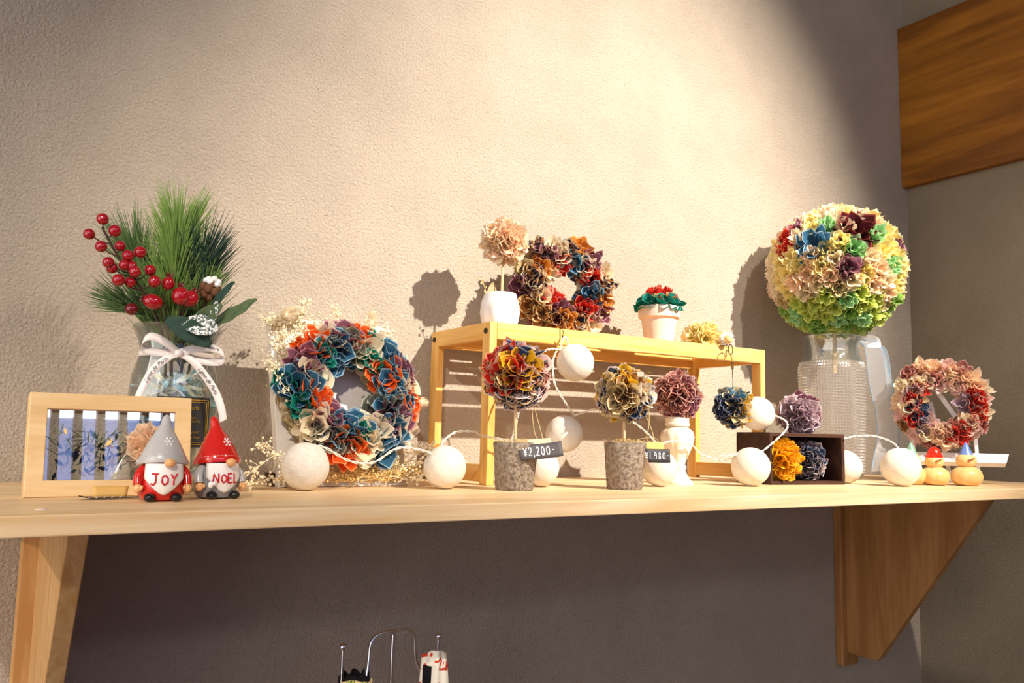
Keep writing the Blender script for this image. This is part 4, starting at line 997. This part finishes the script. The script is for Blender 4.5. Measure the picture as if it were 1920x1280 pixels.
# ------------------------------------------------------------------ gnomes
def gnome(loc, rz, hat, hatc, body, armc, word, label, bend, flake):
    t = thing('gnome_figurine', label, 'gnome', loc, rz)
    b = MB(); b.lathe([(.010, 0), (.018, .0015), (.0215, .007), (.0225, .014), (.0210, .024), (.0180, .033), (.012, .040), (.0001, .042)], 44); b.build('body', body, t)
    # beard: shield shape wrapped on the body front
    def S(u, v):   # u across -1..1, v 0 (tip) .. 1 (top)
        w = .0185 * min(1, (v * 1.9) ** .75) * (1 - .10 * v); x = u * w; z = .0065 + .030 * v
        r = .0238 - .0035 * abs(v - .45) * 1.4; y = -sqrt(max(1e-8, r*r - x*x * .92)); y -= .0012 * (1 - u*u) * (1 if v > .05 else 0)
        return V((x, y, z))
    b = MB(); b.grid(lambda a, c: S(a * 2 - 1, c), 20, 14); b.build('beard', 'beard', t, solid=.0016)
    def bf(u, v):
        z = .0215 + v; q = (z - .0065) / .030; w = .0185 * min(1, (q * 1.9) ** .75) * (1 - .10 * q); return S(max(-1, min(1, u / w)), q) + V((0, -.0011, 0))
    b = MB(); handwrite(b, word, .0105 if len(word) == 3 else .0095, lambda u, v: bf(u * 1.0 + .001, v), .00085, .86 if len(word) == 3 else .72); lab(b.build('lettering', 'letter_red', t), 'red %s lettering' % word.upper())
    # hat
    prof = [(.0236, .0), (.0240, .003), (.0205, .010), (.0160, .020), (.0105, .030), (.0068, .036), (.0050, .040), (.0042, .045), (.0028, .0485), (.0001, .050)]
    b = MB(); b.lathe(prof, 44)
    vs = []
    for (x, y, z) in b.v:
        k = max(0, z - .022) / .028; zz = z + .0345
        vs.append((x + bend * (k ** 1.5) * (1 if k < .8 else 1 - (k - .8) * .6), y * 1.0 + .006 * k - (.004 * (1 - z / .02) if z < .02 else 0) * 0, zz + (.0035 * (y / .024) if z < .012 else 0) * -1))
    b.v = vs; b.build('hat', hat, t)
    b = MB()
    for i in range(18):
        a = -pi/2 + (i - 8.5) * .16; R0 = .0229
        P = [V(((R0 - .0012) * cos(a + k), (R0 - .0012) * sin(a + k), .0345 + .0062 - .0035 * sin(a + k))) * 1.0 for k in (0, .05, .10)]
        P = [V((p.x * 1.015, p.y * 1.015, p.z)) for p in P]; b.tube(P, .00035, 4)
    b.build('stitching', 'ink_white' if hatc == 'r' else 'body_grey', t)
    b = MB(); cx, cz = flake; 
    def hf(x, z):
        h = z - .0345; r = .0205 + (.0160 - .0205) * (h - .010) / .010 if h < .020 else .0160 + (.0105 - .0160) * (h - .020) / .010; return V((x, -sqrt(max(1e-8, r*r - x*x)) - .0003 + .006 * max(0, h - .022) / .028, z))
    for k in range(6):
        a = k * pi / 3; L = .0045
        b.tube([hf(cx + cos(a) * L * q, cz + sin(a) * L * q) for q in (0, .5, 1)], .0004, 4)
        for sg in (-.6, .6): b.tube([hf(cx + cos(a) * L * .55, cz + sin(a) * L * .55), hf(cx + cos(a) * L * .55 + cos(a + sg) * .0018, cz + sin(a) * L * .55 + sin(a + sg) * .0018)], .00035, 4)
    lab(b.build('snowflake', 'frost', t), 'white snowflake painted on the hat')
    b = MB(); b.ball((.0035, -.0262, .0375), (.0052, .0045, .0042), 20, 12); b.build('nose', 'skin', t)
    for sg in (-1, 1):
        b = MB(); b.tube(spline([(sg * .0150, -.004, .033), (sg * .0215, -.008, .025), (sg * .0225, -.0115, .016)]), [.0040, .0043, .0046] + [.0048] * 6 + [.0046] * 8, 12); b.build('arm', armc, t)
        b = MB(); b.ball((sg * .0225, -.0135, .0125), (.0042, .0040, .0046), 16, 10); b.ball((sg * .0195, -.0165, .0135), (.0017, .0020, .0024), 10, 7); b.build('hand', 'skin', t)
        b = MB(); b.ball((sg * .0120, -.0195, .0042), (.0056, .0062, .0042), 20, 12); b.build('boot', 'black', t)
    return t
gnome((.170, -.344, 0), radians(-4), 'grey_paint', 'g', 'red_paint', 'red_paint', 'JOy', 'gnome figurine with grey hat and JOY on its beard', .002, (.003, .058))
gn = gnome((.2265, -.326, 0), radians(10), 'red_paint', 'r', 'body_grey', 'grey_paint', 'NOEL', 'gnome figurine with red hat and NOEL on its beard', -.004, (.004, .058))
b = MB(); b.ball((-.0155, -.0240, .0150), (.0028, .0022, .0036), 12, 8); b.ball((-.0125, -.0255, .0165), (.002, .0016, .0022), 10, 7); lab(b.build('candy', 'beard', gn), 'small white sweet in the hand')

for nm, gp in (('gnome_figurine', 'gnome figurines on the shelf'), ('fabric_wreath', 'cloth flower wreaths'), ('pine_branch', 'pine branches in the ribbed vase'), ('fabric_pompon', 'cloth pompons'),
               ('stone_pot', 'rough grey stone pots'), ('rosehip', 'rosehips in the ribbed vase'), ('leaf', 'leaves in the ribbed vase'), ('fabric_topiary', 'pompon trees in stone pots')):
    for o in C.objects:
        if o.name.split('.')[0] == nm and 'category' in o: o['group'] = gp

# ------------------------------------------------------------------ chrome stand with hanging pouches below the shelf
st = thing('accessory_stand', 'chrome wire accessory stand below the shelf', 'stand', (.471, -.25, ZF)); oz = V((.471, -.25, ZF))
def sp(pts, r=.0021, name='rod'):
    b = MB(); b.tube([p - oz for p in spline(pts, 8)], r, 10); return b.build(name, 'steel', st)
sp([(.471, -.25, -.177), (.4700, -.25, -.25), (.468, -.25, -.6), (.468, -.25, -1.13)], .0028, 'pole')
sp([(.428, -.258, -.243), (.436, -.252, -.226), (.4395, -.25, -.205), (.441, -.25, -.187), (.446, -.25, -.178), (.455, -.25, -.1745), (.471, -.25, -.1735), (.487, -.25, -.1735), (.496, -.25, -.177), (.5005, -.25, -.187), (.502, -.25, -.205), (.5045, -.25, -.216), (.512, -.253, -.228), (.524, -.256, -.238)], .0023, 'top_loop')
for x, zt, zb in ((.4055, -.187, -.236), (.5345, -.188, -.228)):
    sp([(x, -.25, zt), (x, -.25, (zt + zb) / 2), (x - .001 if x < .5 else x + .001, -.25, zb)], .0021, 'hook')
    b = MB(); b.ball(V((x, -.25, zt + .002)) - oz, .0045, 18, 12); b.build('ball_tip', 'steel', st)
sp([(.4045, -.25, -.236), (.412, -.254, -.244), (.428, -.258, -.243)], .0021, 'arm'); sp([(.5355, -.25, -.228), (.532, -.254, -.240), (.524, -.256, -.238)], .0021, 'arm')
b = MB(); b.lathe([(.0001, 0), (.12, 0), (.12, .006), (.02, .012), (.006, .03), (.0001, .03)], 48); b.build('base', 'steel', st)
M['pouch_tan'] = fabric('tan_black_print', 'c9b078', '2a2620', '9aa050', 150, .05)
M['pouch_red'] = fabric('cream_cherry_print', 'ece4d4', 'ece4d4', 'c0402c', 95, .1)
M['pouch_blk'] = fabric('black_cloth', '0e0c10', trans=0)
c1 = thing('cloth_pouch', 'black and tan patterned cloth pouch on left hook of stand', 'pouch', (.418, -.262, -.233), group='pouches on the stand'); 
def cloth(b, w0, w1, h, y, edge, dep=.010):
    b.grid(lambda u, v: V(((u - .5) * (w0 + (w1 - w0) * v), y - dep * sin(pi * u) - .002 * sin(u * 17 + v * 3), edge(u) * (1 - v) - h * v)), 24, 10)
b = MB(); cloth(b, .034, .062, .16, -.001, lambda u: .014 + .006 * abs(sin(u * 7.5)) - .006 * u * 0); cloth(b, .034, .062, .16, .012, lambda u: .014 + .006 * abs(sin(u * 7.5)), -.004); b.build('lining', 'pouch_blk', c1, solid=.001)
b = MB(); cloth(b, .040, .072, .16, -.004, lambda u: .0125 + .002 * sin(u * 6)); b.build('outer_cloth', 'pouch_tan', c1, solid=.001)
c2 = thing('cloth_pouch', 'cream pouch with red cherry print on right hook of stand', 'pouch', (.520, -.262, -.224), group='pouches on the stand')
b = MB(); cloth(b, .036, .070, .16, -.006, lambda u: .012 + .016 * sin(pi * (.25 + .6 * u))); b.build('outer_cloth', 'pouch_red', c2, solid=.001)
b = MB(); b.grid(lambda u, v: V((-.018 + (.014 + .010 * v) * (u) - .004 * v, -.010 - .004 * sin(pi * u), .012 * (1 - v) * (1 - u*.3) - .16 * v)), 8, 10); b.build('lining', 'pouch_blk', c2, solid=.001)
